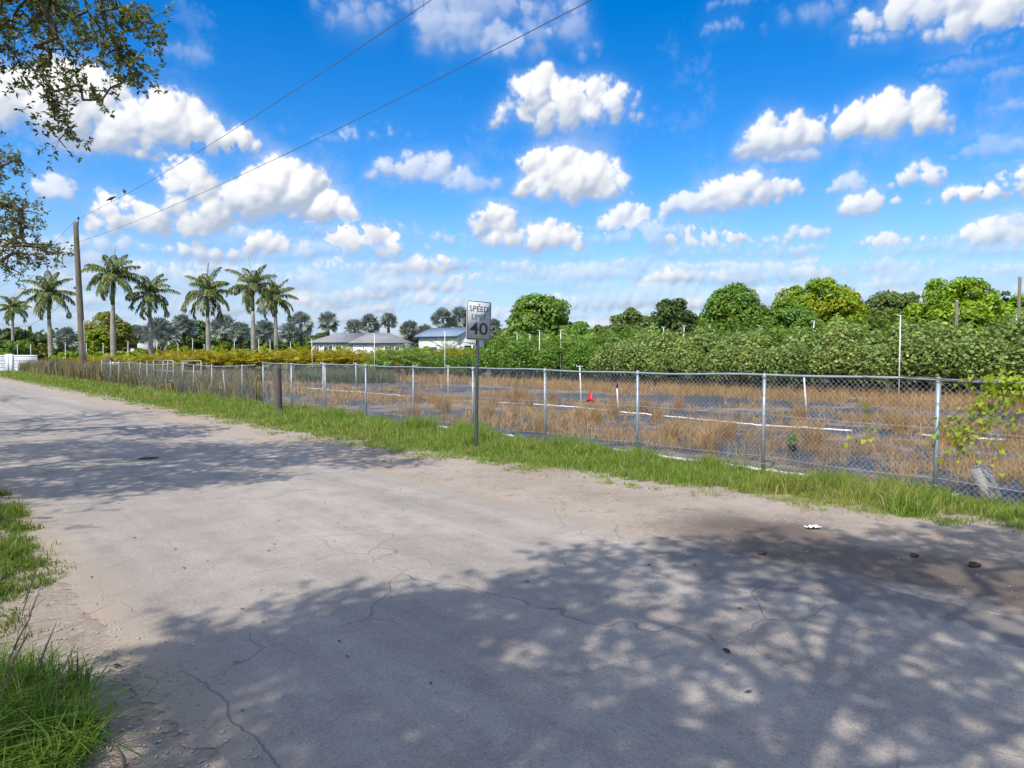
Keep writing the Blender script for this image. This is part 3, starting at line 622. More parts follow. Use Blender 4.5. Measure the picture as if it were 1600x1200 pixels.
def old_fence():
    root = thing('wire_fence', 'old sagging wire fence with leaning pipes left of the thick wooden post', 'fence', fpt(22.6)); o = np.array(root.location)
    MB().tube([fpt(s, 1.46-.10*abs(math.sin((s-22)*.35))-.004*(s-22), 0)-o for s in np.linspace(22.3, 47, 60)], .022, 6).build('top_rail', M['old_wire'], root, True)
    for s, dx, h in [(23.6, .03, 1.45), (25.3, -.3, 1.2), (26.9, .02, 1.45), (29.3, .12, 1.35), (31, .45, 1.5), (33.4, .5, 1.55), (34.2, .55, 1.5), (36.6, .03, 1.5), (38.2, .4, 1.45), (40.1, .02, 1.4), (42.5, .1, 1.45), (44.4, -.1, 1.5), (46.8, .03, 1.5)]:
        MB().tube([fpt(s, -.05)-o, fpt(s-dx, h)-o], .028, 7).build('post', M['old_wire'], root, True)
    chain_mesh('wire_mesh', 22.3, 47, 1.42, .060, .0028, M['old_wire'], root, lambda s: 1-.05*np.abs(np.sin((s-22)*.35)))
    g = thing('metal_gate', 'open grey pipe gate frame standing by the old wire fence', 'gate', fpt(37.0, 0, 1.0)); o = np.array(g.location)
    for (s0, s1, f) in ((35.6, 39.2, 0.), (33.2, 36.2, .6)):
        fr = MB()
        for z in (.45, .95, 1.5): fr.tube([fpt(s0, z, 1+f)-o, fpt(s1, z, 1+f)-o], .028, 6)
        for s in (s0, s1): fr.tube([fpt(s, 0, 1+f)-o, fpt(s, 1.52, 1+f)-o], .03, 6)
        fr.build('gate_frame', M['old_wire'], g, True)
old_fence()
def wooden_post(x, y0, y1, Y, w, label, top=0.):
    b = at(x, y1, Y); b[2] = 0; h = at(x, y0, Y)[2]
    mb = MB(); pr = [(w*.52, -.1), (w*.5, h*.4), (w*.49, h*.9), (w*.44, h), (.02, h+.01)]
    mb.lathe(pr, 10)
    mb2 = MB(); mb2.lathe([(w*.52, -.1), (w*.5, h*.4), (w*.49, h*.9), (w*.44, h), (.02, h+.01)], 10)
    o = mb2.build('wooden_post', M['post_wood'], None, True); o.location = b; o.rotation_euler = (rng.normal(0, .02), rng.normal(0, .02), rng.uniform(0, 3))
    return tag(o, label, 'post', 'old wooden posts along the fence line')
wooden_post(435.5, 571, 652, 21.6, .24, 'thick dark wooden post where the chain-link fence ends')
wooden_post(171.5, 559, 592, 49, .42, 'stout dark wooden post beside the white paper notice')
wooden_post(134, 562, 588, 55, .30, 'weathered wooden post right beside the utility pole')
wooden_post(78.5, 566, 586, 59, .34, 'dark wooden post at the foot of the second palm from the left')
wooden_post(63.5, 566, 582, 63, .28, 'slim dark wooden post in the brown weeds, second from the white gate')
wooden_post(44, 565, 579, 68, .26, 'short dark wooden post in the weeds nearest the white gate')
nt_ = MB().box((0, 0, 0), (.55, .012, .60), bevel=.004); q = nt_.build('paper_notice', M['paper']); q.location = at(178, 572.5, 48.4); q.rotation_euler = (.05, .06, .3)
tag(q, 'small white notice board tied to the old fence', 'notice')

# ---------------------------------------------------------------- speed limit sign
def sign():
    b = gp(744, 701); b[2] = 0
    root = thing('speed_limit_sign', 'white speed limit 40 sign on a dark steel post in the grass', 'road sign', b, math.atan2(-Dv[0], Dv[1])*1.0)
    lean = .018
    u = MB(); z1 = 2.85
    prof = [(-.040, .0), (-.024, .0), (-.016, -.030), (.016, -.030), (.024, .0), (.040, .0), (.040, .004), (.027, .004), (.019, -.026), (-.019, -.026), (-.027, .004), (-.040, .004)]
    v = []
    for z in (-.2, z1): v += [(x+lean*z, y, z) for x, y in prof]
    n = len(prof); u.add(v, [(i, (i+1) % n, n+(i+1) % n, n+i) for i in range(n)])
    # local +y points along the road away from the reader: the panel face looks to -y
    pst = u.build('post', M['sign_post'], root)
    for z in np.arange(.3, 2.1, .10): MB().tube([(lean*z, -.0305, z), (lean*z, -.0318, z)], .006, 6).build('hole', M['sign_black'], pst)
    W_, H_, r = .61, .762, .045
    def rr(w, h, r, y):
        p = []
        for cx, cz, a0 in ((w/2-r, h/2-r, 0), (-w/2+r, h/2-r, 90), (-w/2+r, -h/2+r, 180), (w/2-r, -h/2+r, 270)):
            p += [(cx+r*math.cos(R(a0+a)), y, cz+r*math.sin(R(a0+a))) for a in np.linspace(0, 90, 7)]
        return p
    pz = z1-H_/2+.03
    pn = MB(); a, c = rr(W_, H_, r, -.0030), rr(W_, H_, r, 0); k = len(a)
    pn.add(a+c, [tuple(range(k))[::-1], tuple(range(k, 2*k))]+[(i, (i+1) % k, k+(i+1) % k, k+i) for i in range(k)])
    pan = pn.build('panel', M['sign_white'], root); pan.location = (lean*pz+.0, -.034, pz); pan.rotation_euler = (0, lean+.012, 0)
    bd = MB(); a, c = rr(W_-.024, H_-.024, r-.012, -.0038), rr(W_-.052, H_-.052, r-.026, -.0038)
    bd.add(a+c, [(i, k+i, k+(i+1) % k, (i+1) % k) for i in range(k)]); bd.build('border', M['sign_black'], pan)
    def word(txt, size, z, w):
        cu = bpy.data.curves.new('lettering', 'FONT'); cu.body = txt; cu.size = size; cu.align_x = 'CENTER'; cu.align_y = 'CENTER'; cu.extrude = .0004; cu.offset = size*.010 if txt == '40' else 0
        tmp = bpy.data.objects.new('tmp', cu); COL.objects.link(tmp); bpy.context.view_layer.update()
        me = bpy.data.meshes.new_from_object(tmp.evaluated_get(bpy.context.evaluated_depsgraph_get())); bpy.data.objects.remove(tmp)
        me.materials.clear(); me.materials.append(M['sign_black']); o = link('lettering', me, pan)
        xs = [q.co.x for q in me.vertices]; wd = max(xs)-min(xs); mid = (max(xs)+min(xs))/2; ys = [q.co.y for q in me.vertices]; my = (max(ys)+min(ys))/2; sx = w/wd
        for q in me.vertices: q.co = Vector(((q.co.x-mid)*sx, q.co.y-my, q.co.z))
        o.rotation_euler = (math.pi/2, 0, 0); o.location = (0, -.0042, z)
    word('SPEED', .155, .222, .47); word('LIMIT', .155, .068, .35); word('40', .330, -.160, .45)
    for z in (.31, -.30):
        MB().lathe([(.013, -.003), (.013, .002), (.008, .006), (0, .007)], 10).build('bolt', M['bolt'], pan).location = (0, -.004, z)
    for o in root.children_recursive:
        if o.name.startswith('bolt'): o.rotation_euler = (math.pi/2, 0, 0)
sign()

# ---------------------------------------------------------------- utility pole, power lines, birds
def poly_wire(ptsf, ta, tb, n, r): return MB().tube([ptsf(t) for t in np.linspace(ta, tb, n)], r, 5)
POLE_Y = 54.0
def line_n(t, n=11.0): return W(n, t)
pole_b = at(131, 590, POLE_Y); pole_b[2] = 0; pole_t = at(118, 347, POLE_Y); PT = NTof(pole_b)[1]
def wire1(t):
    p = W(11.3, t); x = (t-PT)/(PT+8.); z = pole_t[2]+.15
    p[2] = z+2.6*((x+.5)**2-.25) if t <= PT else z-.02*(t-PT)+2.4*(((t-PT)/70-.5)**2-.25)
    if t > PT-20: p[:2] += (pole_t[:2]-W(11.3, PT)[:2])*max(0, 1-abs(t-PT)/20)
    return p
def wire2(t):
    p = W(11.0, t); zb = at(121, 378, POLE_Y)[2]; x = (t-PT)/(PT+8.)
    p[2] = zb+3.4*((x+.5)**2-.25)-.012*(PT-t)
    if t > PT-20: p[:2] += (at(122, 378, POLE_Y)[:2]-W(11.0, PT)[:2])*max(0, 1-abs(t-PT)/20)
    return p
def pole():
    root = thing('utility_pole', 'tall leaning wooden utility pole behind the roadside fence', 'utility pole', pole_b); o = pole_b
    top = pole_t-o
    MB().tube([top*f for f in (-.03, .02, .3, .6, .9, 1.0)], [.26, .26, .23, .205, .18, .175], 12).build('pole', M['pole_wood'], root, True)
    ins = MB(); ins.tube([top+np.array([.12, 0, -.5]), top+np.array([.22, 0, -.1]), top+np.array([.22, 0, .28])], .03, 6)
    ins.lathe([(.03, .2), (.09, .24), (.05, .29), (.09, .33), (.05, .38), (.0, .42)], 10, top+np.array([.22, 0, 0])); ins.build('insulator', M['black_plastic'], root, True)
    br = MB(); p = at(121, 384, POLE_Y)-o; br.tube([p, p+np.array([-.45, .0, .02])], .035, 6); br.lathe([(.0, -.08), (.06, -.06), (.06, .06), (.0, .08)], 8, p+np.array([-.45, 0, .02])); br.build('bracket', M['black_plastic'], root, True)
    cp = MB(); p = at(124.5, 450, POLE_Y)-o; cp.box(p+np.array([-.2, -.1, 0]), (.35, .14, .14), bevel=.02); cp.build('cable_clamp', M['black_plastic'], root)
    cd = MB(); cd.tube([at(127.5, 500, POLE_Y)-o+np.array([.22, -.1, 0]), at(130.5, 585, POLE_Y)-o+np.array([.26, -.1, 0])], .03, 6); cd.build('conduit', M['old_wire'], root)
pole()
tag(poly_wire(wire1, -60, PT+75, 140, .011).build('power_line', M['wire_black'], None, True), 'upper dark power line running from the pole top overhead to the right', 'power line', 'power lines on the utility pole')
tag(poly_wire(wire2, -60, PT, 120, .010).build('power_line', M['wire_black'], None, True), 'lower dark power line leaving the pole just below its top', 'power line', 'power lines on the utility pole')
tag(MB().tube([at(122, 384, POLE_Y)+(at(-30, 478, 74)-at(122, 384, POLE_Y))*f-np.array([0, 0, 1.2*math.sin(math.pi*f)]) for f in np.linspace(0, 1, 20)], .012, 5).build('power_line', M['wire_black'], None, True), 'thin drooping power line going from the pole to the far left', 'power line', 'power lines on the utility pole')
tag(MB().tube([at(124, 450, POLE_Y-.15)+(at(20, 512, 82)-at(124, 450, POLE_Y-.15))*f-np.array([0, 0, .8*math.sin(math.pi*f)]) for f in np.linspace(0, 1, 20)], .016, 5).build('service_cable', M['wire_black'], None, True), 'low service cable leaving the pole behind the second palm from the left', 'cable')
def bird(xpix, label, rz):
    ts_ = np.linspace(5, PT, 600); best = min(ts_, key=lambda t: abs((wire1(t)[0]/wire1(t)[1])*F_PX+800-xpix)); p = wire1(best)
    root = thing('bird', label, 'bird', p, rz, 'birds on the upper power line')
    mb = MB(); mb.tube([(-.30, 0, .06), (-.20, 0, .11), (-.1, 0, .17), (0, 0, .23), (.09, 0, .29), (.15, 0, .33), (.20, 0, .345), (.25, 0, .335), (.30, 0, .32)], [.012, .035, .075, .095, .075, .05, .055, .03, .006], 9)
    mb.tube([(0, .03, .16), (.02, .03, .0)], .012, 4); mb.tube([(0, -.03, .16), (.02, -.03, .0)], .012, 4)
    mb.build('body', M['bird'], root, True)
    for s in (-1, 1): MB().add([(.08, s*.07, .28), (-.05, s*.105, .22), (-.27, s*.04, .09), (-.05, s*.08, .15), (.06, s*.085, .2)], [(0, 1, 2, 3, 4)]).build('wing', M['bird'], root)
bird(180, 'small dark bird on the wire, the one nearer the pole', .6)
bird(201, 'small dark bird on the wire, the one farther from the pole', 2.2)

# ---------------------------------------------------------------- roadside oaks: branch skeleton grown towards leaf masses
def oak(label, base, limbs, masses, r0, seed, group=None, rosette=(5, 8), leafL=.074, twig=.34, tpe=3):
    """limbs: polylines (world) starting on the trunk; masses: (centre, radii, number of twigs)"""
    g = np.random.default_rng(seed); root = thing('live_oak', label, 'tree', base, 0, group); o = np.asarray(base, float)
    nodes, par = [], []
    for li, pl in enumerate(limbs):
        pl = np.asarray(pl, float); prev = None
        if nodes:
            d = np.linalg.norm(np.array(nodes)-pl[0], axis=1); prev = int(d.argmin())
        for a, b in zip(pl[:-1], pl[1:]):
            k = max(2, int(np.linalg.norm(b-a)/.35)); 
            for f in np.linspace(0, 1, k, endpoint=False):
                p = a+(b-a)*f+g.normal(0, .03, 3); nodes.append(p); par.append(prev if prev is not None else -1); prev = len(nodes)-1
        nodes.append(pl[-1]); par.append(prev)
    T = []
    for c, r, n in masses:
        q = norm(g.standard_normal((n, 3)))*(g.random((n, 1))**.42); T.append(np.asarray(c)+q*np.asarray(r))
    T = np.concatenate(T); A = np.array(nodes); d0 = np.array([np.linalg.norm(A-t, axis=1).min() for t in T]); T = T[np.argsort(d0)]
    ends = []; buf = np.empty((len(A)+len(T)*14, 3)); buf[:len(A)] = A; cnt = len(A); tb = len(A)
    zl = A[:, 2] > o[2]+1.6
    for t in T:
        d = np.linalg.norm(buf[:cnt]-t, axis=1); d[:tb][~zl] += 50
        i = int(d.argmin()); L = d[i]; k = max(1, min(12, int(L/.33))); p0 = buf[i].copy(); prev = i
        for s in range(1, k+1):
            f = s/k; p = p0+(t-p0)*f+np.array([0, 0, -.18*L*f*(1-f)])+(g.normal(0, .035, 3) if s < k else 0)
            buf[cnt] = p; par.append(prev); prev = cnt; cnt += 1
        ends.append(prev)
    A = buf[:cnt]; par = np.array(par); load = np.zeros(cnt)
    for e in ends:
        i = e
        while i >= 0: load[i] += 1; i = par[i]
    rad = np.maximum(.006, r0*(np.maximum(load, .3)/max(load.max(), 1))**.46)
    # bark: tapered pieces joined node to node
    I = np.array([i for i in range(cnt) if par[i] >= 0]); p1, p0 = A[I], A[par[I]]
    r1, ra = rad[I], np.minimum(rad[par[I]], rad[I]*1.45)
    tn = norm(p1-p0); ref = np.where(np.abs(tn[:, 2:]) < .9, np.array([[0, 0, 1.]]), np.array([[1., 0, 0]])); u = norm(np.cross(tn, ref)); w = np.cross(tn, u)
    S = 6; a = np.arange(S)*2*math.pi/S; circ = np.cos(a)[None, :, None]*u[:, None]+np.sin(a)[None, :, None]*w[:, None]
    V = np.concatenate([p0[:, None]-tn[:, None]*ra[:, None, None]*.3+circ*ra[:, None, None], p1[:, None]+circ*r1[:, None, None]], 1).reshape(-1, 3)
    b = (np.arange(len(I))*2*S)[:, None, None]; j = np.arange(S); k = (j+1) % S
    lp = (b+np.stack([j, k, k+S, j+S], 1)[None]).reshape(-1, 4)
    # twigs + leaf rosettes
    E = np.array(ends); EP = np.repeat(A[E], tpe, 0); dirs = norm(np.repeat(A[E]-A[par[E]], tpe, 0)*.6/.33+g.standard_normal((len(EP), 3))*.75+np.array([0, 0, -.12]))
    tl_ = twig*g.uniform(.35, 1.2, len(EP))[:, None]; tips = EP+dirs*tl_
    tw = norm(np.cross(dirs, np.array([0, 0, 1.])+.01)); tq = np.stack([EP-tw*.005, EP+tw*.005, tips+tw*.002, tips-tw*.002], 1)
    nv = len(V); V2 = np.concatenate([V, tq.reshape(-1, 3)]); lp2 = np.concatenate([lp.ravel(), nv+np.arange(len(tq)*4)])
    link('branches', np_mesh('branches', V2-o, lp2, np.full(len(lp)+len(tq), 4), M['bark'], True), root)
    m = rosette[1]; fr = np.array([1., .8, .6, .42])
    C, Dr = [], []
    for f in fr:
        C.append(EP+dirs*tl_*f); Dr.append(dirs)
    C, Dr = np.concatenate(C), np.concatenate(Dr); cnts = np.where(np.arange(len(C)) < len(EP), m, max(2, m//2-1))
    P = np.repeat(C, cnts, 0); Dq = np.repeat(Dr, cnts, 0); n = len(P)
    out = norm(g.standard_normal((n, 3))+Dq*.7+np.array([0, 0, .15])); Lf = leafL*g.uniform(.6, 1.25, n)
    nr = norm(np.cross(out, g.standard_normal((n, 3)))+np.array([0, 0, .6]))
    Vq = leaf_quads(P+out*Lf[:, None]*.55, nr, Lf, Lf*.40, g, .12, tang=out)
    link('leaves', polys('leaves', Vq-o, M['lf_oak']), root)
    return root
def sun_back(p, h):                       # the point at height h whose shadow falls on ground point p
    k = h/math.tan(SUN_EL); return np.array([p[0]+SUN_H[0]*k, p[1]+SUN_H[1]*k, h])

# oak A: left of the road, its right edge hangs into the picture
bA = np.array([-10.6, 6.6, 0])
limA = [[bA+[0, 0, -.1], bA+[.1, .1, 1.6], bA+[.25, .3, 2.9]],
        [bA+[.25, .3, 2.9], (-9.0, 7.3, 4.6), (-7.4, 8.0, 5.7), (-6.0, 8.6, 6.2)], [bA+[.25, .3, 2.9], (-9.6, 8.4, 4.4), (-8.4, 10.2, 5.6)],
        [bA+[.2, .25, 2.6], (-11.6, 7.8, 4.4), (-12.6, 9.2, 6)], [bA+[.2, .25, 2.7], (-11.6, 5.6, 4.6), (-12.4, 4.2, 6)], [bA+[.2, .2, 2.8], (-9.8, 5.4, 4.6), (-8.2, 4.0, 5.8)]]
def sf(x, y, h, rx, ry, n): return (sun_back(gp(x, y), h), (rx, ry, .6), n)
def pm(x, y, Y, rx, ry, n): k = Y/F_PX; return (at(x, y, Y), (rx*k, rx*k*.9, ry*k), n)
masA = [pm(40, 20, 9.0, 70, 50, 15), pm(130, 10, 8.8, 70, 34, 15), pm(190, 35, 8.8, 40, 22, 9), pm(165, 62, 8.8, 50, 24, 8), pm(225, 38, 8.8, 30, 13, 7), pm(195, 85, 8.8, 32, 20, 6), pm(80, 95, 8.9, 44, 36, 9), pm(85, 155, 8.9, 24, 36, 9), pm(140, 135, 8.8, 34, 22, 6),
        pm(100, 208, 8.9, 10, 32, 6), pm(205, 105, 8.8, 30, 34, 7), pm(25, 95, 9.2, 34, 34, 8), pm(40, -70, 8.6, 160, 50, 40),
        sf(80, 705, 6, 1.9, 1.4, 210), sf(260, 712, 6, 1.6, .9, 230), sf(340, 748, 6, 1.1, .6, 120), sf(150, 760, 6, 1.5, .7, 130), sf(470, 698, 6.4, 1.5, .8, 110), sf(590, 722, 6.5, 1.0, .4, 60), sf(400, 722, 6.2, 1.2, .6, 110), sf(20, 765, 6, 1.3, .7, 60), sf(110, 695, 6, 1.6, .9, 110), sf(200, 738, 6, 1.3, .6, 120), sf(40, 740, 6, 1.3, .7, 110), sf(300, 700, 6.1, 1.4, .7, 90),
        ((-8.4, 7.6, 6.9), (2.6, 2.6, 1.1), 60), ((-10.5, 6.8, 6.6), (3.2, 3.4, 1.7), 130), ((-11.2, 9.6, 6.2), (2.4, 2.2, 1.6), 60), ((-9.2, 4.2, 6.3), (2.6, 2.2, 1.3), 60)]
oak('overhanging oak whose small-leaved branches hang into the top left corner', bA, limA, masA, .15, 11, 'oaks along the left road edge')
bB = np.array([-15.6, 14.2, 0])
limB = [[bB+[0, 0, -.1], bB+[.1, 0, 2.2]], [bB+[.1, 0, 2.2], (-14.2, 13.9, 3.8), (-12.4, 13.7, 4.8)], [bB+[.1, 0, 2.2], (-15.4, 15.6, 4), (-14.6, 17, 5.4)], [bB+[.1, 0, 2.2], (-17, 13.4, 4.2), (-18, 12.6, 5.8)]]
masB = [pm(8, 365, 13.2, 40, 50, 26), pm(50, 385, 13.2, 42, 16, 12), pm(20, 320, 13.2, 32, 16, 8), pm(8, 255, 13.2, 26, 26, 7), pm(-60, 250, 13.4, 60, 60, 50), pm(20, 410, 13.0, 40, 16, 8), pm(75, 388, 13, 20, 8, 4), pm(-70, 350, 13.4, 60, 60, 60),
        sf(60, 655, 5.6, 3, 1.5, 60), sf(200, 668, 5.6, 2.0, 1.2, 50), sf(200, 645, 5.6, 2.5, 1.6, 50),
        ((-15.5, 14.5, 6.0), (3.2, 3.2, 1.7), 170), ((-14.6, 11.6, 6.0), (2.4, 2, 1.4), 90)]
oak('smaller oak at the left picture edge in front of the far palm', bB, limB, masB, .20, 12, 'oaks along the left road edge')
bD = np.array([-25.5, 22.5, 0])
limD = [[bD+[0, 0, -.1], bD+[.1, 0, 2.6]], [bD+[.1, 0, 2.6], bD+[2, .6, 4.6]], [bD+[.1, 0, 2.6], bD+[-1, 1.8, 4.8]], [bD+[.1, 0, 2.6], bD+[.5, -1.8, 4.8]]]
oak('oak farther back along the left side of the road', bD, limD, [(bD+[.8, 0, 5.8], (3.2, 4.6, 2), 260)], .26, 13, 'oaks along the left road edge', tpe=4)
# oak C: behind the viewer; its dappled shadow covers the near road
bC = np.array([-1.05, -1.15, 0])
def sb(x, y, h): return sun_back(gp(x, y), h)
fk = np.array([-.95, -1.05, 5.3])
limC = [[bC+[0, 0, -.1], bC+[.0, .03, 2.5], fk], [fk, sb(1290, 1055, 6.3), sb(1250, 985, 6.9), sb(1190, 930, 7.3)], [fk, sb(1310, 1080, 6.1), sb(1420, 1000, 6.9), sb(1530, 930, 7.3)], [fk, sb(1270, 1100, 6.0), sb(1110, 1010, 6.8), sb(930, 945, 7.2)],
        [fk+[0, 0, -.8], sb(1180, 1180, 5.6), sb(800, 1110, 6.6), sb(480, 1010, 7)], [sb(1290, 1055, 6.3), sb(1330, 950, 7), sb(1290, 880, 7.4)], [fk, fk+[-.8, -1.8, 1.2], fk+[-1.6, -3.4, 1.8]], [fk, fk+[1.2, -1.6, 1.2], fk+[2.2, -3, 1.8]], [fk, sb(1650, 1130, 6.3), sb(1900, 980, 7.0)]]
def sm(x, y, h, rx, ry, n): return (sb(x, y, h), (rx, ry, .8), n)
masC = [sm(440, 1010, 7.2, 1.0, .7, 66), sm(345, 1040, 7.0, .4, .4, 32), sm(620, 985, 7.4, .8, .75, 48), sm(500, 1120, 6.8, .9, .5, 46), sm(800, 1130, 6.8, .8, .4, 26), sm(820, 960, 7.4, .8, .8, 46), sm(700, 1050, 7.0, .9, .5, 38),
        sm(900, 890, 7.4, .45, .5, 18), sm(1100, 872, 7.6, .8, .4, 20), sm(1020, 1000, 7.1, .6, .5, 16), sm(1300, 862, 7.6, 1.3, .5, 32), sm(1500, 865, 7.6, 1.4, .6, 34), sm(1250, 900, 7.4, 1.0, .5, 16), sm(1400, 920, 7.3, 1.0, .5, 15), sm(1700, 850, 7.6, 1.6, .8, 44), sm(1200, 960, 7.2, 1.2, .6, 18),
        sm(1450, 970, 7.1, 1.1, .6, 19), sm(1600, 1030, 6.9, 1.0, .6, 17), sm(1100, 1090, 6.7, .6, .4, 10), sm(1250, 1090, 6.5, .5, .35, 14), sm(950, 1180, 6.4, .6, .3, 12), sm(1470, 1110, 6.6, .7, .4, 9), sm(1850, 1050, 7.0, 1.3, .8, 40), sm(560, 1250, 6.4, .9, .4, 22), sm(850, 1290, 6.4, .9, .4, 14),
        (fk+[-.6, -2.6, 1.9], (3, 2.2, .9), 150), (fk+[2.2, -3.0, 1.9], (2.4, 1.8, .9), 80)]
oak('large oak standing behind the viewpoint that shades the near road', bC, limC, masC, .155, 14, 'oaks along the left road edge', twig=.42, leafL=.10, tpe=4)

# ---------------------------------------------------------------- feathery fronds, palms
def frond(g, org, azm, el0, L, droop, n, lw, hang=.5, pet=.12, twist=0., wind=(0, 0, 0)):
    s = np.linspace(0, 1, 14); el = el0-droop*s**1.25; ca, sa = math.cos(azm), math.sin(azm)
    d = np.stack([np.cos(el)*ca, np.cos(el)*sa, np.sin(el)], 1)+np.array(wind)*s[:, None]; d = norm(d)
    P = np.concatenate([[org], org+np.cumsum(d[:-1]*L/13, 0)])
    f = np.linspace(pet, .99, n); p = np.stack([np.interp(f, s, P[:, k]) for k in range(3)], 1); dd = norm(np.stack([np.interp(f, s, d[:, k]) for k in range(3)], 1))
    side = norm(np.cross(dd, np.array([0, 0, 1.])+.02)); upn = np.cross(side, dd); Q = []
    ll = lw*np.sin(math.pi*np.clip(.16+.80*f, 0, 1))**.7
    for sg in (-1, 1):
        dr = norm(side*sg+dd*.55+upn*g.uniform(-.1, .35, (n, 1))+g.normal(0, .10, (n, 3)))
        l = (ll*g.uniform(.8, 1.1, n))[:, None]; tip = p+dr*l*.75+np.array([0, 0, -hang])*l*.75; mid = p+dr*l*.5+np.array([0, 0, -hang*.22])*l*.5
        wv = norm(np.cross(dr, upn)+g.normal(0, .5, (n, 3)))*lw*.062
        Q.append(np.stack([p, mid-wv, tip, mid+wv], 1))
    rq = np.stack([P[:-1]-np.array([0, 0, .012*L]), P[1:]-np.array([0, 0, .008*L]), P[1:]+np.array([0, 0, .006*L]), P[:-1]+np.array([0, 0, .012*L])], 1)
    sd = norm(np.cross(d[:-1], np.array([0, 0, 1.])+.02))*.012*L; rq2 = np.stack([P[:-1]-sd, P[1:]-sd*.6, P[1:]+sd*.6, P[:-1]+sd], 1)
    return np.concatenate(Q+[rq, rq2])
def royal_palm(xb, yo, ytr, xo, Y, tw, label, seed, size=1., nfr=18):
    g = np.random.default_rng(seed); base = at(xb, 553, Y); base[2] = 0; root = thing('royal_palm', label, 'palm tree', base, 0, 'royal palms in a row on the left')
    o0 = at(xo, yo, Y)-base; tp = at(xo+(xb-xo)*.15, ytr, Y)-base; k = Y/F_PX; r = tw*k/2
    pts = [tp*f*np.array([f**.6, f**.6, 1]) for f in (-.02, .03, .15, .4, .7, .9, 1.)]
    MB().tube(pts, [r*1.35, r*1.25, r, r*1.1, r*.98, r*.82, r*.72], 12).build('trunk', M['palm_trunk'], root, True)
    MB().tube([tp, tp*.7+o0*.3, o0], [r*.80, r*.78, r*.40], 10).build('crownshaft', M['crownshaft'], root, True)
    Q = []; L0 = 3.15*size; wind = (.25, .05, 0)
    for i in range(nfr):
        f = i/(nfr-1); azm = i*2.39996+g.uniform(-.3, .3); el = R(82)-R(104)*f+g.normal(0, .10); dr = R(50)+R(62)*f**.6*g.uniform(.75, 1.15)
        Q.append(frond(g, o0+np.array([0, 0, -.35*f]), azm, el, L0*g.uniform(.88, 1.08)*(.9 if f < .2 else 1), dr, 58, .86*size, .95, .10, 0, wind))
    sp = o0; Q.append(frond(g, sp, g.uniform(0, 6), R(86), L0*.95, R(14), 30, .30*size, .1, .1, 0, (.05, 0, 0)))
    link('crown', polys('crown', np.concatenate(Q), M['lf_royal']), root)
for a in [(20, 480, 493, 20, 118, 4, 'smallest royal palm, far behind at the left picture edge', 31, 1.0),
          (80, 458, 499, 76, 80, 7, 'royal palm left of the utility pole with yellowing lower fronds', 32, 1.05),
          (177, 430, 476, 176, 77, 7.8, 'tallest royal palm just right of the utility pole, spear leaf upright', 33, 1.10),
          (235.5, 458, 489, 234, 80, 6.5, 'royal palm third from the left, between the tallest and the broad-crowned palm', 34, 1.02),
          (326, 457, 493, 324, 78, 6.8, 'broad-crowned royal palm standing alone in the middle of the row', 35, 1.10),
          (396, 446, 486, 395, 78, 6.6, 'royal palm with upright spear, left one of the close pair at the right end', 36, 1.05),
          (432, 464, 490, 430, 84, 6.4, 'royal palm with pale slim trunk, right one of the close pair', 37, .95)]:
    royal_palm(*a)
def fan_palm(x, yt, wpx, Y, label, seed, nl=30, trunk=True):
    g = np.random.default_rng(seed); base = at(x, 553, Y); base[2] = 0; root = thing('fan_palm', label, 'palm tree', base, 0, 'silver fan palms behind the houses')
    k = Y/F_PX; cw = wpx*k/2; top = at(x, yt, Y)[2]; c = np.array([0, 0, top-cw*1.0]); Q = []
    MB().tube([(0, 0, -.1), (.05, 0, c[2]*.5), (0, 0, c[2]+.2)], [.30, .24, .22], 9).build('trunk', M['trunk_brown'], root, True)
    for i in range(nl):
        f = i/(nl-1); azm = i*2.39996; el = R(80)-R(125)*f+g.normal(0, .1); d = np.array([math.cos(el)*math.cos(azm), math.cos(el)*math.sin(azm), math.sin(el)])
        rr = cw*.50*g.uniform(.85, 1.15); h = c+d*cw*.50; sd = norm(np.cross(d, [0, 0, 1.])); nn = np.cross(sd, d); ro = g.uniform(-1.3, 1.3); sd, nn = sd*math.cos(ro)+nn*math.sin(ro), nn*math.cos(ro)-sd*math.sin(ro); m = 22
        th = np.linspace(-2.3, 2.3, m)+g.normal(0, .04, m); l = rr*(.75+.25*np.cos(th*.6)); 
        v = np.cos(th)[:, None]*d+np.sin(th)[:, None]*sd+nn*(.25*np.abs(np.sin(th))[:, None]+.05*((np.arange(m) % 2)*2-1)[:, None]); tip = h+v*l[:, None]+np.array([0, 0, -.10])*l[:, None]
        pw = norm(np.cross(v, nn+.001)); mid = h+v*l[:, None]*.55
        Q.append(np.stack([np.repeat(h[None], m, 0), mid-pw*l[:, None]*.10, tip, mid+pw*l[:, None]*.10], 1))
        q = norm(np.cross(d, [.3, .2, 1.]))*.05; Q.append(np.stack([c-q, h-q*.5, h+q*.5, c+q], 0)[None])
    link('crown', polys('crown', np.concatenate(Q), M['lf_silver']), root)
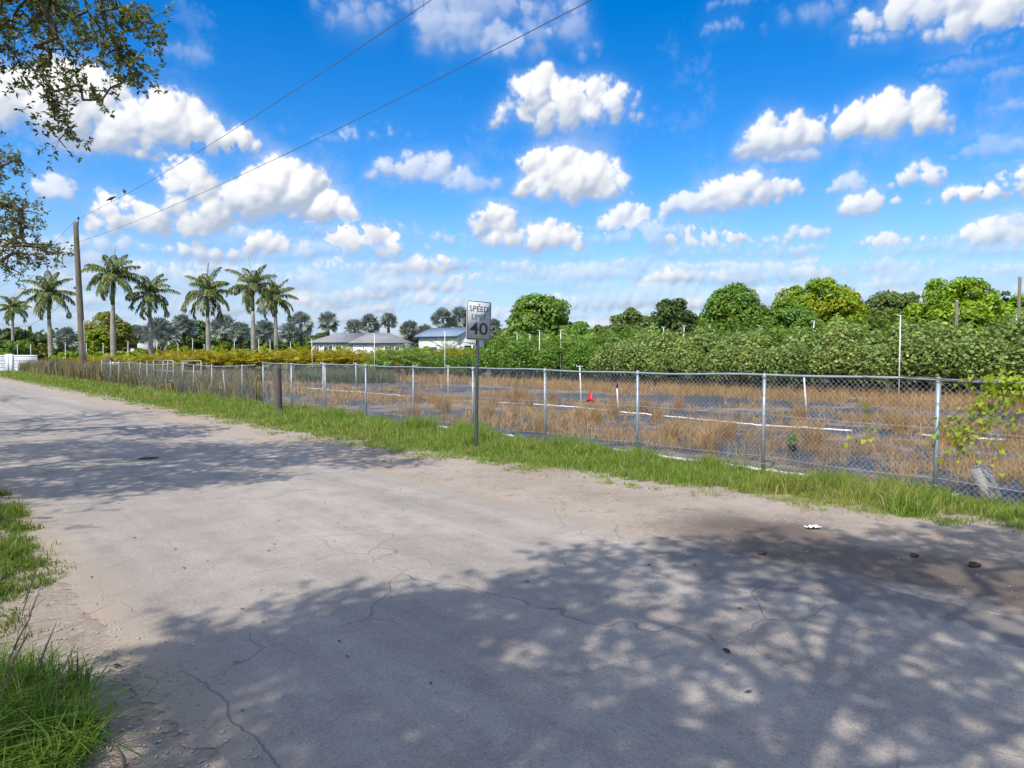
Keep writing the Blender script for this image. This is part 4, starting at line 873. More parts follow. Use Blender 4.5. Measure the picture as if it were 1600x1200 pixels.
for i, a in enumerate([(105, 508, 44, 100, 'low dark silver fan palm left of the utility pole'), (252, 492, 62, 112, 'silver fan palm behind the third royal palm from the left'), (212, 505, 40, 116, 'silver fan palm left of the third royal palm trunk'), (288, 488, 46, 118, 'silver fan palm between the third and fourth royal palms'),
                       (352, 488, 50, 116, 'silver fan palm just right of the fourth royal palm trunk'), (375, 500, 40, 112, 'small silver fan palm left of the close royal pair'), (412, 497, 42, 118, 'silver fan palm between the trunks of the close royal pair'), (452, 500, 40, 110, 'silver fan palm right of the last royal palm'),
                       (470, 485, 48, 114, 'tall silver fan palm left of the long grey roofed house'), (513, 484, 40, 118, 'silver fan palm over the left end of the grey house roof'), (554, 496, 36, 120, 'low silver fan palm above the middle of the grey roof'), (578, 488, 40, 118, 'silver fan palm over the grey roof, left of the slim one'),
                       (607, 486, 32, 112, 'slim stemmed silver fan palm over the right roof slope'), (640, 498, 38, 120, 'silver fan palm between the grey house and the gabled house'), (664, 504, 34, 114, 'low silver fan palm left of the gabled house'), (692, 478, 44, 116, 'silver fan palm directly above the gabled house'),
                       (718, 476, 46, 118, 'tallest silver fan palm, left of the speed limit sign'), (740, 484, 40, 122, 'silver fan palm partly hidden by the speed limit sign'), (772, 496, 34, 122, 'small silver fan palm right of the speed limit sign')]):
    fan_palm(*a, 60+i)

# ---------------------------------------------------------------- broadleaf trees
def crown_tree(name, label, x, yt, yb, wpx, Y, mat, seed, group=None, puffs=60, per=170, leaf=.34, flat=1., trunk_h=None, asym=0., bumps=.20):
    g = np.random.default_rng(seed); base = at(x, 553, Y); base[2] = 0; root = thing(name, label, 'tree', base, 0, group)
    k = Y/F_PX; rx = wpx*k/2; zt = at(x, yt, Y)[2]; zb = max(at(x, yb, Y)[2], .3); zc = zb+(zt-zb)*.42; up, dn = zt-zc, zc-zb; pr = min(rx, (zt-zb)/2)*bumps*1.5
    d = norm(g.standard_normal((puffs*3, 3))); d = d[d[:, 2] > -.75][:puffs]; n = len(d)
    sc = np.stack([np.full(n, rx-pr*.7), np.full(n, rx*.9-pr*.7), np.where(d[:, 2] > 0, up-pr*.7, dn)], 1); C = np.array([0, 0, zc])+d*sc*g.uniform(.72, 1.03, (n, 1))
    C[:, 0] += asym*C[:, 2]*.1; R_ = pr*g.uniform(.65, 1.35, n)
    pd = norm(g.standard_normal((n*per, 3))); cd = np.repeat(d, per, 0); pd = norm(pd+cd*.55+np.array([0, 0, .30]))
    P = np.repeat(C, per, 0)+pd*np.repeat(R_, per)[:, None]*g.uniform(.55, 1.08, (n*per, 1))*np.array([1.1, 1.1, .85])
    nn = norm(pd*.8+np.array([0, 0, .35])+g.standard_normal((n*per, 3))*.45); L = leaf*g.uniform(.6, 1.3, n*per)
    V = leaf_quads(P, nn, L, L*.55, g, .15)
    ki = int(n*per*.12); Pi = np.array([0, 0, zc])+norm(g.standard_normal((ki, 3)))*g.random((ki, 1))**.4*np.array([rx*.75, rx*.68, min(up, dn)*.8]); Vi = leaf_quads(Pi, g.standard_normal((ki, 3)), leaf*1.6, leaf*1.2, g)
    link('crown', polys('crown', np.concatenate([V, Vi]), mat), root)
    t = MB(); r = max(.12, rx*.06); t.tube([(0, 0, -.1), (.05, 0, zb*.6+.4), (.1, .05, zc)], [r*1.3, r, r*.6], 8)
    for q in range(5):
        a = q*1.26+.4; e = np.array([math.cos(a)*rx*.55, math.sin(a)*rx*.5, zc+up*.35]); s = np.array([.05, 0, zb*.6+.4]); t.tube([s, s*.5+e*.5-np.array([0, 0, .3]), e], [r*.6, r*.42, r*.15], 6)
    t.build('trunk', M['trunk_brown'], root, True)
crown_tree('mango_tree', 'tall dark green tree right of the speed limit sign with a layered crown', 845, 458, 556, 108, 66, M['lf_mango'], 101, None, 70, 190, .36)
crown_tree('mango_tree', 'small bright green bushy tree at the right foot of the tall layered tree', 902, 500, 556, 56, 64, M['lf_mango'], 102, None, 36, 160, .32)
crown_tree('mango_tree', 'low spreading green tree left of the dark feathery tree', 990, 482, 545, 78, 74, M['lf_olive'], 103, None, 46, 170, .34)
crown_tree('broadleaf_tree', 'dark feathery tree with a ragged crown in the middle distance', 1046, 465, 545, 88, 72, M['lf_back'], 104, None, 60, 150, .36, bumps=.17)
crown_tree('mango_tree', 'dome shaped dark green tree left of the yellow-tinged tree', 1146, 444, 548, 98, 68, M['lf_mango'], 105, None, 75, 190, .34)
crown_tree('mango_tree', 'wide green tree with yellow new leaves, the broadest on the right', 1278, 434, 548, 150, 70, M['lf_gold'], 106, None, 110, 190, .36, bumps=.16)
crown_tree('mango_tree', 'dark lower tree filling the left foot of the yellow-tinged tree', 1232, 466, 548, 84, 66, M['lf_mango'], 107, None, 60, 170, .34)
crown_tree('mango_tree', 'low olive green tree between the two domed trees on the right', 1396, 451, 540, 100, 74, M['lf_olive'], 108, None, 70, 170, .34)
crown_tree('mango_tree', 'round bright green domed tree near the right picture edge', 1493, 431, 548, 132, 66, M['lf_bright'], 109, None, 110, 190, .34, bumps=.16)
crown_tree('mango_tree', 'yellowish green tree cut by the right picture edge', 1590, 462, 540, 74, 70, M['lf_bright'], 110, None, 50, 160, .34)
crown_tree('broadleaf_tree', 'thin dark tree rising behind the trees at the right picture edge', 1572, 450, 540, 40, 84, M['lf_back'], 111, None, 26, 120, .4)
for i, (x, yt, w, m, lb) in enumerate([(1096, 488, 70, 'lf_mango', 'green tree filling the gap left of the domed dark tree'), (1196, 478, 60, 'lf_gold', 'green tree filling the gap right of the domed dark tree'), (1345, 470, 70, 'lf_gold', 'yellowish tree at the right foot of the broadest tree'), (1430, 476, 60, 'lf_mango', 'green tree left of the round bright domed tree'), (1552, 474, 60, 'lf_mango', 'green tree between the bright domed tree and the right edge'), (940, 506, 60, 'lf_olive', 'low olive tree in the gap left of the spreading tree'), (1010, 494, 50, 'lf_mango', 'green tree between the spreading tree and the ragged dark tree')]):
    crown_tree('mango_tree', lb, x, yt, 548, w, 78+i % 2*2, M[m], 180+i, None, 44, 150, .36)
crown_tree('broadleaf_tree', 'yellow olive spreading tree behind the tallest royal palm', 172, 488, 556, 86, 92, M['lf_willow'], 112, None, 70, 170, .36)
crown_tree('broadleaf_tree', 'small olive green tree at the right foot of the yellow olive tree', 148, 512, 556, 46, 88, M['lf_lime'], 113, None, 40, 150, .34)
bt = 'dark trees behind the palms'
for i, (x, yt, w, lb) in enumerate([(20, 508, 90, 'dark tree behind the white gate at the left edge'), (66, 516, 70, 'dark green tree behind the second royal palm trunk'), (212, 514, 70, 'brownish dark tree right of the yellow olive tree'), (262, 520, 60, 'dark tree behind the third royal palm trunk'), (304, 498, 60, 'tall dark tree between the third and fourth royal palms'),
                                    (362, 512, 60, 'dark tree behind the fourth royal palm'), (408, 522, 60, 'dark tree behind the close pair of royal palms'), (462, 514, 60, 'dark tree left of the grey roofed house'), (508, 516, 54, 'dark tree hugging the left roof end of the grey house'), (650, 520, 64, 'dark tree between the two houses'),
                                    (772, 514, 60, 'dark tree behind the speed limit sign'), (800, 506, 40, 'small dark tree just left of the tall layered tree')]):
    crown_tree('broadleaf_tree', lb, x, yt, 556, w, 124+i % 3*3, M['lf_back'], 130+i, bt, 34, 120, .5)
for i, (x, yt, w, Y, m, lb) in enumerate([(28, 527, 46, 82, 'lf_mango', 'rounded green bush behind the white gate'), (60, 534, 50, 84, 'lf_willow', 'yellow green bush between the gate and the second palm'), (280, 533, 44, 82, 'lf_lime', 'lime green bush left of the fourth palm'), (345, 530, 46, 83, 'lf_lime', 'brightest lime green bush right of the fourth palm'),
                                           (222, 543, 50, 84, 'lf_bright', 'low green bush at the foot of the third palm'), (310, 545, 40, 84, 'lf_bright', 'low green bush left of the fourth palm trunk'), (415, 536, 30, 86, 'lf_lime', 'lime green bush left of the last palm trunk'), (375, 540, 36, 85, 'lf_bright', 'green bush under the close pair of palms'),
                                           (462, 540, 34, 86, 'lf_lime', 'lime bush right of the last palm'), (110, 548, 60, 80, 'lf_bright', 'low green bush between the second palm and the pole'), (150, 549, 50, 80, 'lf_bright', 'low green bush left of the tallest palm foot'), (196, 547, 50, 80, 'lf_bright', 'low green bush right of the tallest palm foot'), (12, 545, 60, 84, 'lf_bright', 'low bright bush above the white gate'),
                                           (660, 540, 46, 76, 'lf_lime', 'yellow green bush below the gabled house'), (790, 540, 60, 70, 'lf_gold', 'yellow bush right of the speed limit sign'), (712, 545, 44, 72, 'lf_lime', 'yellow green bush left of the speed limit sign')]):
    crown_tree('garden_bush', lb, x, yt, 568, w, Y, M[m], 160+i, 'bushes in the far garden', 22, 110, .26)

# distant wood closing the horizon
def far_wood():
    g = np.random.default_rng(5); P = []
    for x in np.linspace(-260, 1860, 230):
        Y = g.uniform(190, 235); b = at(x, 553, Y); h = g.uniform(4.5, 8.5)*(1.+.25*math.sin(x*.02)); n = 90
        q = norm(g.standard_normal((n, 3)))*g.random((n, 1))**.4; P.append(np.array([b[0], b[1], h*.5])+q*np.array([5.5, 3.5, h*.52]))
    P = np.concatenate(P); stuff(link('far_wood', polys('far_wood', leaf_quads(P, g.standard_normal((len(P), 3))+np.array([0, 0, .6]), 1.6, 1.1, g), M['lf_back'])), 'far line of trees closing the horizon')
far_wood()

# ---------------------------------------------------------------- nursery rows: shrubs in black pots, one object per plant
def pot_mb(r, h):
    return MB().lathe([(0, 0), (r*.80, 0), (r*.97, h*.9), (r*1.06, h*.9), (r*1.06, h), (r*.96, h), (r*.94, h*.9), (0, h*.9)], 14)
def proto_shrub(name, kind, seed, h, w, mat, mat2=None):
    g = np.random.default_rng(seed); ph = .42
    if kind == 'seagrape':
        n = 1900; q = norm(g.standard_normal((n, 3)))*g.random((n, 1))**.38; P = np.array([0, 0, ph+.15+(h-ph)*.5])+q*np.array([w*.56, w*.56, (h-ph)*.52]); P[:, 2] += .12*np.abs(noise2(P[:, 0]*3+seed, P[:, 1]*3, 9))
        V = leaf_discs(P, norm(q*.7+np.array([0, 0, .5])+g.standard_normal((n, 3))*.7), g.uniform(.030, .070, n), g)
        fol = polys('foliage', V, mat)
        st = MB()
        for _ in range(9):
            e = P[g.integers(n)]; st.tube([(g.normal(0, .05), g.normal(0, .05), ph-.1), e*np.array([.5, .5, .6]), e], [.016, .012, .005], 5)
    else:
        Q = []; nf = 17
        for i in range(nf):
            f = i/nf; azm = i*2.39996+g.uniform(-.3, .3); el = R(84)-R(40)*f+g.normal(0, .08)
            Q.append(frond(g, np.array([g.normal(0, .10), g.normal(0, .10), ph+h*.10*g.random()]), azm, el, (h-ph)*g.uniform(.72, 1.05), R(52)+R(35)*f, 22, .52*w, .25, .28))
        fol = polys('foliage', np.concatenate(Q), mat)
        st = MB()
        for _ in range(7): st.tube([(g.normal(0, .08), g.normal(0, .08), ph-.1), (g.normal(0, .12), g.normal(0, .12), ph+h*.28)], [.02, .012], 5)
    pm_ = pot_mb(.29 if kind == 'seagrape' else .25, ph).mesh('pot', M['pot'], False); sm_ = st.mesh('stems', M['trunk_brown'], True)
    return fol, pm_, sm_
def row(name, label, cat, group, protos, pts, hv=(.8, 1.12)):
    src = []
    for i, p in enumerate(pts):
        k = i % len(protos)
        if k >= len(src):
            root = thing(name, label, cat, p, 0, group); f, pt, st = protos[k]; link('foliage', f, root); link('pot', pt, root); link('stems', st, root); src.append(root); r = root
        else: r = copy_tree(src[k])
        r.location = tuple(float(v) for v in p); s = rng.uniform(*hv); r.scale = (s*rng.uniform(.92, 1.1), s*rng.uniform(.92, 1.1), s); r.rotation_euler = (0, 0, rng.uniform(0, 6.28))
def on_row(n, t0, t1, step, jn=.18, jt=.15): return [W(n+rng.normal(0, jn), t+rng.normal(0, jt)) for t in np.arange(t0, t1, step)]
SG = [proto_shrub('s', 'seagrape', 200+i, 2.15, 1.35, M['lf_seagrape']) for i in range(4)]
AR = [proto_shrub('a', 'areca', 210+i, 2.9, 1.25, M['lf_areca']) for i in range(4)]
YE = [proto_shrub('y', 'areca', 220+i, 2.3, 1.1, M['lf_yellow']) for i in range(4)]
GR = [proto_shrub('g', 'seagrape', 230+i, 2.3, 1.4, M['lf_mango']) for i in range(3)]
row('sea_grape', 'round-leaved sea grape shrub in a black pot in the front nursery row', 'shrub', 'front row of sea grapes in pots', SG, on_row(31, 3.5, 28, 1.0))
row('sea_grape', 'round-leaved sea grape shrub close behind the front nursery row', 'shrub', 'second row of sea grapes', SG, on_row(32.6, 3.5, 27, 1.1), (1.05, 1.42))
row('potted_shrub', 'dark green leafy shrub in the nursery row behind the sign', 'shrub', 'dark green shrubs behind the sign', GR, on_row(31.3, 28, 38.5, 1.15))
row('potted_shrub', 'low dark green leafy shrub in front of the gabled house, left of the sign', 'shrub', 'low dark green shrubs left of the sign', GR, on_row(31.3, 39, 48, 1.1), (.70, .84))
row('areca_palm', 'feathery green potted palm in the rows behind the sea grapes', 'shrub', 'green feathery palms in the nursery rows', AR, on_row(35.2, 4, 43, 1.3)+on_row(38, 4, 44, 1.4)+on_row(42, 3, 46, 1.5), (1.10, 1.48))
def seg(x0, Y0, x1, Y1, n, j=.35):
    a, b = at(x0, 553, Y0), at(x1, 553, Y1); out = []
    for f in np.linspace(0, 1, n): p = a+(b-a)*f; out.append(np.array([p[0]+rng.normal(0, j), p[1]+rng.normal(0, j), 0]))
    return out
row('golden_palm', 'golden yellow feathery palm shrub in the long row across the field', 'shrub', 'golden palm shrubs in a long row', YE, seg(768, 54, 470, 60, 24)+seg(470, 60, 255, 66, 19)+seg(755, 57, 300, 66, 24), (1.02, 1.18))
row('golden_palm', 'smaller orange tinged palm shrub at the left end of the row by the pole', 'shrub', 'orange tinged palm shrubs by the pole', YE, seg(290, 63, 132, 64, 19)+seg(180, 56, 140, 57, 5), (.8, .95))
for i, (x, yt, Y, lb) in enumerate([(612, 530, 50, 'dark spiky young palm left of the white gabled house'), (636, 528, 52, 'tallest dark spiky young palm, in front of the row'), (655, 536, 51, 'dark bushy young palm right of the tallest spiky one'), (700, 516, 56, 'slim young palm standing in front of the gabled house'), (530, 530, 64, 'young palm in front of the long grey roofed house'), (468, 528, 68, 'young yellow green palm left of the grey roofed house'), (590, 541, 52, 'low dark spiky palm at the left of the dark clump')]):
    g = np.random.default_rng(240+i); base = at(x, 553, Y); base[2] = 0; h = at(x, yt, Y)[2]; root = thing('young_palm', lb, 'palm tree', base, 0, 'young palms in the nursery field'); Q = []
    for k in range(18): Q.append(frond(g, np.array([0, 0, h*.45]), k*2.4, R(80)-R(75)*k/17, h*.55, R(60), 22, .5, .4, .1))
    link('crown', polys('crown', np.concatenate(Q), M['lf_areca'] if i not in (4, 5) else M['lf_lime']), root); MB().tube([(0, 0, -.05), (0, 0, h*.5)], [.11, .07], 7).build('trunk', M['trunk_brown'], root, True)

# ---------------------------------------------------------------- white irrigation risers and pipes
def riser(xt, yt, xb, Y, label, head='sprinkler', w=.022, yb=None):
    b = at(xb, yb, Y) if yb else at(xb, 553, Y)
    b[2] = 0; top = at(xt, yt, Y)-b; root = thing('irrigation_riser', label, 'pipe', b, 0, 'white irrigation risers in the nursery'); top[0] *= 1
    MB().tube([top*-.02, top*.5, top], w, 8).build('pipe', M['pvc'], root, True)
    c = MB().lathe([(w*1.35, -.05), (w*1.35, .05)], 8, top*.55); c.build('coupling', M['pvc'], root, True)
    h = MB()
    if head == 'black': h.lathe([(0, 0), (w*1.7, .0), (w*1.9, .10), (w*1.2, .15), (0, .16)], 9, top)
    else:
        h.lathe([(w*1.3, 0), (w*1.3, .03), (w*.6, .05), (w*.6, .10), (0, .11)], 8, top); h.tube([top+np.array([-.11, 0, .10]), top+np.array([.11, 0, .10])], .012, 5); h.tube([top+np.array([-.11, 0, .10]), top+np.array([-.12, .02, .15])], .012, 5)
    h.build('sprinkler_head', M['black_plastic'] if head == 'black' else M['pvc'], root, True)
for a in [(906, 577, 909, 24.2, 'slim white riser on the pipe line left of the red tag'), (964, 606, 967, 22.0, 'leaning white riser with a black cap right of the red tag', 'black'), (1256, 585, 1263, 19.5, 'white riser leaning in the dry grass behind the fence, second post from the right', 'black'),
          (1407, 497, 1406, 27.8, 'tallest white riser in front of the sea grapes, with a sprinkler'), (1411, 505, 1410, 38, 'thin riser close behind the tallest white riser'), (1272, 505, 1264, 34, 'leaning white riser under the yellow-tinged tree'), (1037, 514, 1036, 40, 'upright white riser below the ragged dark tree'), (1069, 512, 1064, 40, 'leaning white riser below the ragged dark tree, right one of two'),
          (843, 519, 843, 46, 'white riser in front of the tall layered tree'), (876, 519, 876, 48, 'white riser right of the one before the layered tree'), (700, 575, 700, 33, 'short white riser left of the speed limit sign inside the fence'), (556, 570, 556, 42, 'short riser beyond the third fence panel from the wooden post'), (585, 524, 585, 50, 'tall white riser right of the grey house centre'),
          (487, 532, 488, 56, 'white riser at the left corner of the grey house'), (695, 520, 695, 48, 'tall white riser below the gabled house'), (1588, 497, 1590, 34, 'white riser near the right picture edge'), (1186, 511, 1186, 46, 'short white riser below the domed dark tree'), (1014, 518, 1016, 52, 'short leaning riser left of the ragged dark tree'), (1013, 519, 1012, 55, 'far short riser beside the short leaning one'),
          (102, 537, 102, 72, 'white riser between the second palm and the utility pole'), (135, 538, 134, 72, 'white riser just right of the utility pole'), (161, 538, 161, 72, 'white riser left of the tallest palm trunk'), (200, 535, 199, 68, 'white riser between the tallest palm and the third palm'), (245, 535, 245, 68, 'white riser right of the third palm trunk'), (278, 540, 278, 70, 'thin riser by the lime bush'), (301, 531, 300, 66, 'tallest riser of the left group, left of the fourth palm'),
          (319, 540, 319, 70, 'thin riser left of the fourth palm trunk'), (366, 535, 366, 70, 'thin riser right of the brightest lime bush'), (404, 533, 405, 70, 'thin riser left of the last palm trunk'), (422, 535, 422, 66, 'white riser touching the last palm trunk'), (454, 536, 454, 68, 'white riser right of the last palm trunk'), (48, 540, 47, 78, 'white riser above the gate wall, right of two'), (27, 541, 28, 80, 'leaning riser above the gate wall, left of two'),
          (505, 571, 504, 30, 'short riser behind the first fence panel right of the wooden post'), (808, 524, 808, 52, 'thin riser right of the speed limit sign'), (828, 525, 828, 52, 'thin riser left of the layered tree')]:
    riser(*a)
def ground_pipe(pts, label, r=.028):
    P = np.array([[p[0], p[1], .03] for p in pts]); Q = []
    for a, b in zip(P[:-1], P[1:]):
        for f in np.linspace(0, 1, 14, endpoint=False): Q.append(a+(b-a)*f+np.array([rng.normal(0, .012), rng.normal(0, .012), abs(rng.normal(0, .010))]))
    tag(MB().tube(Q, r, 7).build('irrigation_pipe', M['pvc'], None, True), label, 'pipe', 'white irrigation pipes on the ground')
ground_pipe([gp(x, y) for x, y in [(470, 607), (600, 617), (700, 627), (830, 633), (900, 638), (967, 645), (1090, 657), (1180, 666), (1345, 676)]], 'long white pipe lying across the field beyond the fence', .024)
ground_pipe([gp(x, y) for x, y in [(1440, 682), (1530, 688), (1640, 694)]], 'white pipe lying in the field at the right edge', .022)
ground_pipe([fpt(s, 0, .16) for s in np.linspace(-.2, 5.6, 7)], 'white pipe along the fence foot in the nearest panels', .030)
ground_pipe([fpt(s, 0, .22) for s in np.linspace(8.2, 11.4, 5)], 'white pipe along the fence foot left of the speed limit sign', .030)
ground_pipe([fpt(s, 0, .30) for s in np.linspace(15, 18.2, 5)], 'white pipe along the fence foot near the wooden post', .030)
ground_pipe([gp(x, y) for x, y in [(1330, 624), (1420, 626)]], 'short white pipe at the foot of the black pots', .03)

# ---------------------------------------------------------------- houses far behind
def hip_roof(mb, cx, cy, w, d, z0, z1, ridge0, ridge1, ov=.45, th=.16):
    x0, x1, y0, y1 = cx-w/2-ov, cx+w/2+ov, cy-d/2-ov, cy+d/2+ov; v = []
    for dz in (0, -th): v += [(x0, y0, z0+dz), (x1, y0, z0+dz), (x1, y1, z0+dz), (x0, y1, z0+dz), (ridge0, cy, z1+dz), (ridge1, cy, z1+dz)]
    f = [(0, 1, 5, 4), (1, 2, 5), (2, 3, 4, 5), (3, 0, 4), (7, 6, 10, 11), (8, 7, 11), (9, 8, 11, 10), (6, 9, 10), (0, 6, 7, 1), (1, 7, 8, 2), (2, 8, 9, 3), (3, 9, 6, 0)]; return mb.add(v, f)
def house():
    Y = 100; k = Y/F_PX; b = np.array([(562-800)*k, Y, 0]); root = thing('house', 'long white house with two grey hipped roofs behind the golden row', 'house', b)
    X = lambda px: (px-562)*k
    z_e, z_r = 3.55, 4.95
    MB().box((X(519), 4.0, z_e/2), (X(550)-X(487), 8, z_e)).build('wall', M['wall_white'], root); MB().box((X(596), 2.4, z_e/2-.05), (X(634)-X(556), 9, z_e-.1)).build('wall', M['wall_white'], root)
    hip_roof(MB(), X(519), 4.0, X(550)-X(487), 8, z_e, z_r, X(519), X(560)).build('roof', M['shingle'], root)
    hip_roof(MB(), X(596), 2.4, X(634)-X(556), 9, z_e-.1, z_r-.05, X(570), X(604)).build('roof', M['shingle'], root)
    for px0, px1, z0, z1, nm in ((492, 499, 1.1, 2.9, 'window'), (507, 520, 1.1, 2.9, 'window'), (526, 534, .1, 2.9, 'window'), (558.5, 571, .1, 3.0, 'garage_door'), (576, 588, .1, 3.0, 'garage_door'), (606, 616, 1.2, 2.8, 'window'), (622, 628, 1.2, 2.8, 'window')):
        yy = .0 if px0 < 550 else -2.1; mb = MB().box((X((px0+px1)/2), yy-.03, (z0+z1)/2), (X(px1)-X(px0), .10, z1-z0)); o = mb.build(nm, M['glass'] if nm == 'window' else M['white_panel'], root)
        fr = MB(); cx, w, h = X((px0+px1)/2), X(px1)-X(px0), z1-z0
        for s in (-1, 1): fr.box((cx+s*(w/2+.06), yy-.06, (z0+z1)/2), (.12, .14, h+.24)); fr.box((cx, yy-.062, (z0+z1)/2+s*(h/2+.06)), (w, .136, .12))
        fr.box((cx, yy-.064, (z0+z1)/2), (.06, .13, h)); fr.build('frame', M['white_panel'], o)
house()
def gable():
    Y = 95; k = Y/F_PX; b = at(706, 553, Y); b[2] = 0; root = thing('house', 'small white gabled house with a blue grey metal roof', 'house', b, R(-32))
    w, d, ze, zr = 3.1, 3.2, 4.2, 5.25
    mb = MB().box((0, 0, ze/2), (2*w, 2*d, ze)); mb.add([(w, -d, ze), (w, d, ze), (w, 0, zr)], [(0, 1, 2)]); mb.add([(-w, -d, ze), (-w, d, ze), (-w, 0, zr)], [(2, 1, 0)]); mb.build('wall', M['wall_white'], root)
    rf = MB(); o = .45
    for s in (-1, 1):
        z_o = ze-o*(zr-ze)/d; a = [(-w-o, s*(d+o), z_o), (w+o, s*(d+o), z_o), (w+o, 0, zr+.02), (-w-o, 0, zr+.02)]; rf.add(a+[(x, y, z+.14) for x, y, z in a], [(3, 2, 1, 0), (4, 5, 6, 7), (0, 1, 5, 4), (1, 2, 6, 5), (2, 3, 7, 6), (3, 0, 4, 7)])
    rf.build('roof', M['metal_roof'], root)
    MB().box((w+.02, -.3, 1.5), (.06, 2.2, 2.9)).build('doorway', M['dark_open'], root); MB().box((-.6, -d-.02, 2.2), (1.2, .06, 1.1)).build('window', M['glass'], root); MB().box((w+.9, -.9, 1.5), (.16, .16, 3.0)).build('porch_post', M['white_panel'], root)
gable()
def red_house():
    Y = 130; b = at(214, 553, Y); b[2] = 0; root = thing('house', 'far house whose red tiled roof shows between the palms', 'house', b)
    MB().box((0, 0, 2.4), (8, 7, 4.8)).build('wall', M['wall_white'], root); hip_roof(MB(), 0, 0, 8, 7, 4.8, 7.0, -2, 2).build('roof', M['red_roof'], root)
red_house()
def gate_wall():
    b = at(24, 553, 72); b[2] = 0; root = thing('white_gate', 'white panelled gate and wall at the left end of the verge', 'gate', b); k = 72/F_PX; X = lambda px: (px-24)*k
    for px in (-20, 11.5, 18): MB().box((X(px), 0, .92), (.34, .34, 1.84), bevel=.03).build('post', M['white_panel'], root)
    for p0, p1, h in ((-18, 8.5, 1.66), (19.5, 58, 1.66)):
        mb = MB(); n = 9
        for i in range(n): mb.box((X((p0+p1)/2), .02*(i % 2), .08+h/n*(i+.5)), (X(p1)-X(p0), .05, h/n-.012))
        mb.build('panel', M['white_panel'], root)
    MB().box((X(9.6), -.12, 1.0), (.06, .1, .3), bevel=.01).build('latch', M['black_plastic'], root)
gate_wall()

# ---------------------------------------------------------------- small things
def log_pole(x0, y0, x1, y1, Y, r, label):
    b = at(x1, y1, Y); b[2] = 0; t = at(x0, y0, Y)-b; root = thing('wooden_pole', label, 'pole', b); MB().tube([t*-.02, t*.5, t], [r*1.1, r, r*.9], 10).build('pole', M['grey_wood'], root, True); MB().lathe([(r*.93, -.05), (r*.93, .03), (0, .06)], 10, t).build('pole_cap', M['old_wire'], root)
log_pole(1593.5, 433, 1592, 520, 46, .11, 'tall grey wooden pole at the right picture edge')
log_pole(1495.5, 470, 1494, 510, 44, .10, 'short grey wooden pole in front of the round bright tree')
def red_tag():
    p = at(923, 621, 13.12); root = thing('red_marker', 'small red three-pointed plastic tag on the fence mesh', 'tag', p, math.atan2(Dv[1], Dv[0])+math.pi)
    out = [(0, .115), (.028, .055), (.042, .0), (.088, -.045), (.092, -.085), (.070, -.105), (.062, -.065), (.0, -.062), (-.035, -.075), (-.058, -.105), (-.105, -.070), (-.060, -.025), (-.040, .01), (-.020, .07)]
    n = len(out); v = [(x, -.012, z) for x, z in out]+[(x*.9, .002, z*.9) for x, z in out]
    MB().add(v, [tuple(range(n)), tuple(range(2*n-1, n-1, -1))]+[(i, n+i, n+(i+1) % n, (i+1) % n) for i in range(n)]).build('tag', M['red'], root); MB().tube([(0, .0, .10), (.01, .012, .13), (0, .02, .15)], .004, 5).build('tie', M['black_plastic'], root)
red_tag()
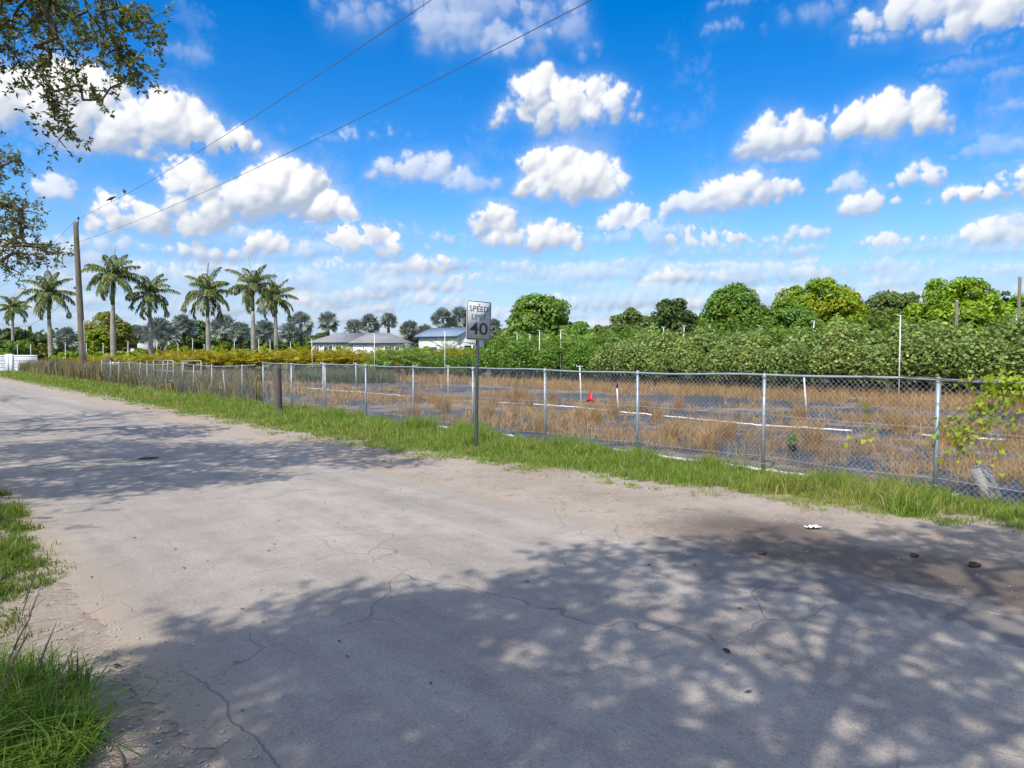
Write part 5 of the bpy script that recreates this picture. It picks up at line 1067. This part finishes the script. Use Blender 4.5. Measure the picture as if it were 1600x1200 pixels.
def litter():
    g = np.random.default_rng(3); p = gp(1270, 827); mb = MB(); n = 9; v = []
    for i in range(n):
        for j in range(7): v.append(((i/(n-1)-.5)*.15, (j/6-.5)*.09, .012+abs(g.normal(0, .016))*(1-abs(i/(n-1)-.5))))
    mb.add(v, [(i*7+j, (i+1)*7+j, (i+1)*7+j+1, i*7+j+1) for i in range(n-1) for j in range(6)]); o = mb.build('paper_scrap', M['paper']); o.location = (p[0], p[1], .010); o.rotation_euler = (0, 0, .2); tag(o, 'crumpled white paper scrap on the muddy shoulder', 'litter')
    p = gp(232, 717); root = thing('manhole_cover', 'small dark round iron cover in the shaded far part of the road', 'manhole cover', (p[0], p[1], .009)); MB().lathe([(.17, 0), (.17, .006), (.15, .008), (.145, .005), (0, .005)], 22).build('frame', M['iron'], root); lid = MB().lathe([(.143, .005), (.14, .008), (0, .008)], 22)
    for a in np.arange(0, 6.28, .52): lid.box((.09*math.cos(a), .09*math.sin(a), .009), (.03, .03, .003))
    lid.build('lid', M['iron'], root)
    for x, y, L, lb in ((183, 1044, .065, 'dark curled leaf on the left shoulder beside the tall grass'), (1135, 1020, .09, 'dark twig fragment on the shaded road')):
        p = gp(x, y); o = MB().add([(-L/2, 0, .006), (-L*.2, .014, .012), (L*.25, .013, .016), (L/2, 0, .010), (L*.25, -.013, .010), (-L*.2, -.013, .006), (0, 0, .022)], [(0, 6, 1), (1, 6, 2), (2, 6, 3), (3, 6, 4), (4, 6, 5), (5, 6, 0)]).build('fallen_leaf', M['bird']); o.location = (p[0], p[1], .008); o.rotation_euler = (0, 0, rng.uniform(0, 6)); tag(o, lb, 'leaf')
    P = [gp(x, y) for x, y in ((132, 1155), (155, 1158), (175, 1168), (188, 1185), (195, 1205))]; o = MB().tube([q+np.array([0, 0, .02]) for q in P], [.006, .007, .007, .006, .005], 6).build('fallen_twig', M['stalk'], None, True); tag(o, 'thin curved twig on the dirt at the bottom left corner', 'twig')
    for x, y, s, lb in ((1190, 867, .03, 'dark stone lying in the mud, right of the white paper'), (1522, 886, .04, 'dark clod in the mud near the right edge'), (1428, 871, .03, 'dark clod of mud between the paper and the right edge'), (605, 722, .06, 'pale stone at the dirt edge below the grass')):
        p = gp(x, y); v = norm(g.standard_normal((40, 3))); q = MB(); 
        import bmesh as bm_; bmx = bm_.new(); bm_.ops.create_icosphere(bmx, subdivisions=2, radius=s)
        for w in bmx.verts: w.co = Vector((w.co.x*1.3, w.co.y, w.co.z*.6))*(1+.25*math.sin(w.co.x*90+w.co.y*70+w.co.z*50))
        me = bpy.data.meshes.new('stone'); bmx.to_mesh(me); bmx.free(); me.materials.append(M['iron'] if 'dark' in lb else M['stone']); o = link('stone', me); o.location = (p[0], p[1], .02); tag(o, lb, 'stone')
    p = gp(1493, 776); root = thing('concrete_block', 'weathered grey concrete slab leaning behind the nearest fence post', 'concrete slab', fpt(-.42, 0, .42), ROT-.2); sl = MB().box((0, 0, .20), (.32, .10, .42), Matrix.Rotation(R(-24), 3, 'X'), bevel=.012); sl.build('slab', M['concrete'], root); MB().tube([(-.15, .10, .41), (.15, .10, .41)], .012, 6).build('rim', M['pvc'], root)
    p = gp(1238, 705); root = thing('potted_plant', 'small green plant in a black pot alone on the cloth', 'plant', p); pot_mb(.075, .12).build('pot', M['pot'], root); nn = 420; P = norm(g.standard_normal((nn, 3)))*g.random((nn, 1))**.4*np.array([.10, .10, .12])+np.array([0, 0, .22]); link('foliage', polys('foliage', leaf_quads(P, g.standard_normal((nn, 3)), .06, .016, g), M['lf_areca']), root)
litter()
def vine():
    root = thing('climbing_vine', 'yellow green heart-leaved vine climbing over the fence at the right edge', 'vine', fpt(-.6, 0)); o = np.array(root.location); g = np.random.default_rng(9); P = []; st = MB()
    for i in range(95):
        s0 = g.uniform(-3.2, -.05) if i < 91 else g.uniform(-.2, .9); z = g.uniform(1.0, 1.62) if s0 < -.35 else g.uniform(.9, 1.2); p = fpt(s0, z, g.normal(0, .03)); path = [p]
        d = np.array([g.normal(0, .6), g.normal(0, .2), -.75])
        for k in range(int(g.integers(5, 12))):
            d = norm(d+g.normal(0, .5, 3)+np.array([0, 0, -.15])); q = path[-1]+d*.09; off = (q[0]-S0[0])*Nv[0]+(q[1]-S0[1])*Nv[1]; q = q-np.array([Nv[0], Nv[1], 0])*off*.5
            if q[2] < .35: break
            path.append(q); P.append(q+g.normal(0, .025, 3))
        if len(path) > 2: st.tube(np.array(path)-o, .0035, 4)
    st.tube([fpt(q, 1.535+.015*math.sin(q*7), -.02)-o for q in np.linspace(-3.3, .95, 30)], .005, 5)
    for _ in range(620):                       # a mass of leaves on the rail
        s0 = -.45-2.6*g.random()**.9; P.append(fpt(s0, 1.48-.25*g.random()**2*(s0 < -.9)+g.normal(0, .09), g.normal(0, .07)))
    P = np.array(P); n = len(P); nr = norm(np.array([-Nv[0], -Nv[1], .5])+g.normal(0, .55, (n, 3)))
    prof = np.array([(0, -.05), (.32, .18), (.48, .05), (.42, -.25), (0, -.95), (-.42, -.25), (-.48, .05), (-.32, .18)]); sz = g.uniform(.045, .085, n)
    t = norm(np.array([0, 0, 1.])+g.normal(0, .35, (n, 3))); t = norm(t-nr*np.sum(t*nr, 1, keepdims=True)); b = np.cross(nr, t)
    V = P[:, None]-o+sz[:, None, None]*(prof[None, :, 0, None]*b[:, None]+prof[None, :, 1, None]*t[:, None])
    link('leaves', polys('leaves', V, M['lf_vine']), root); st.build('stems', M['stalk'], root, True)
vine()
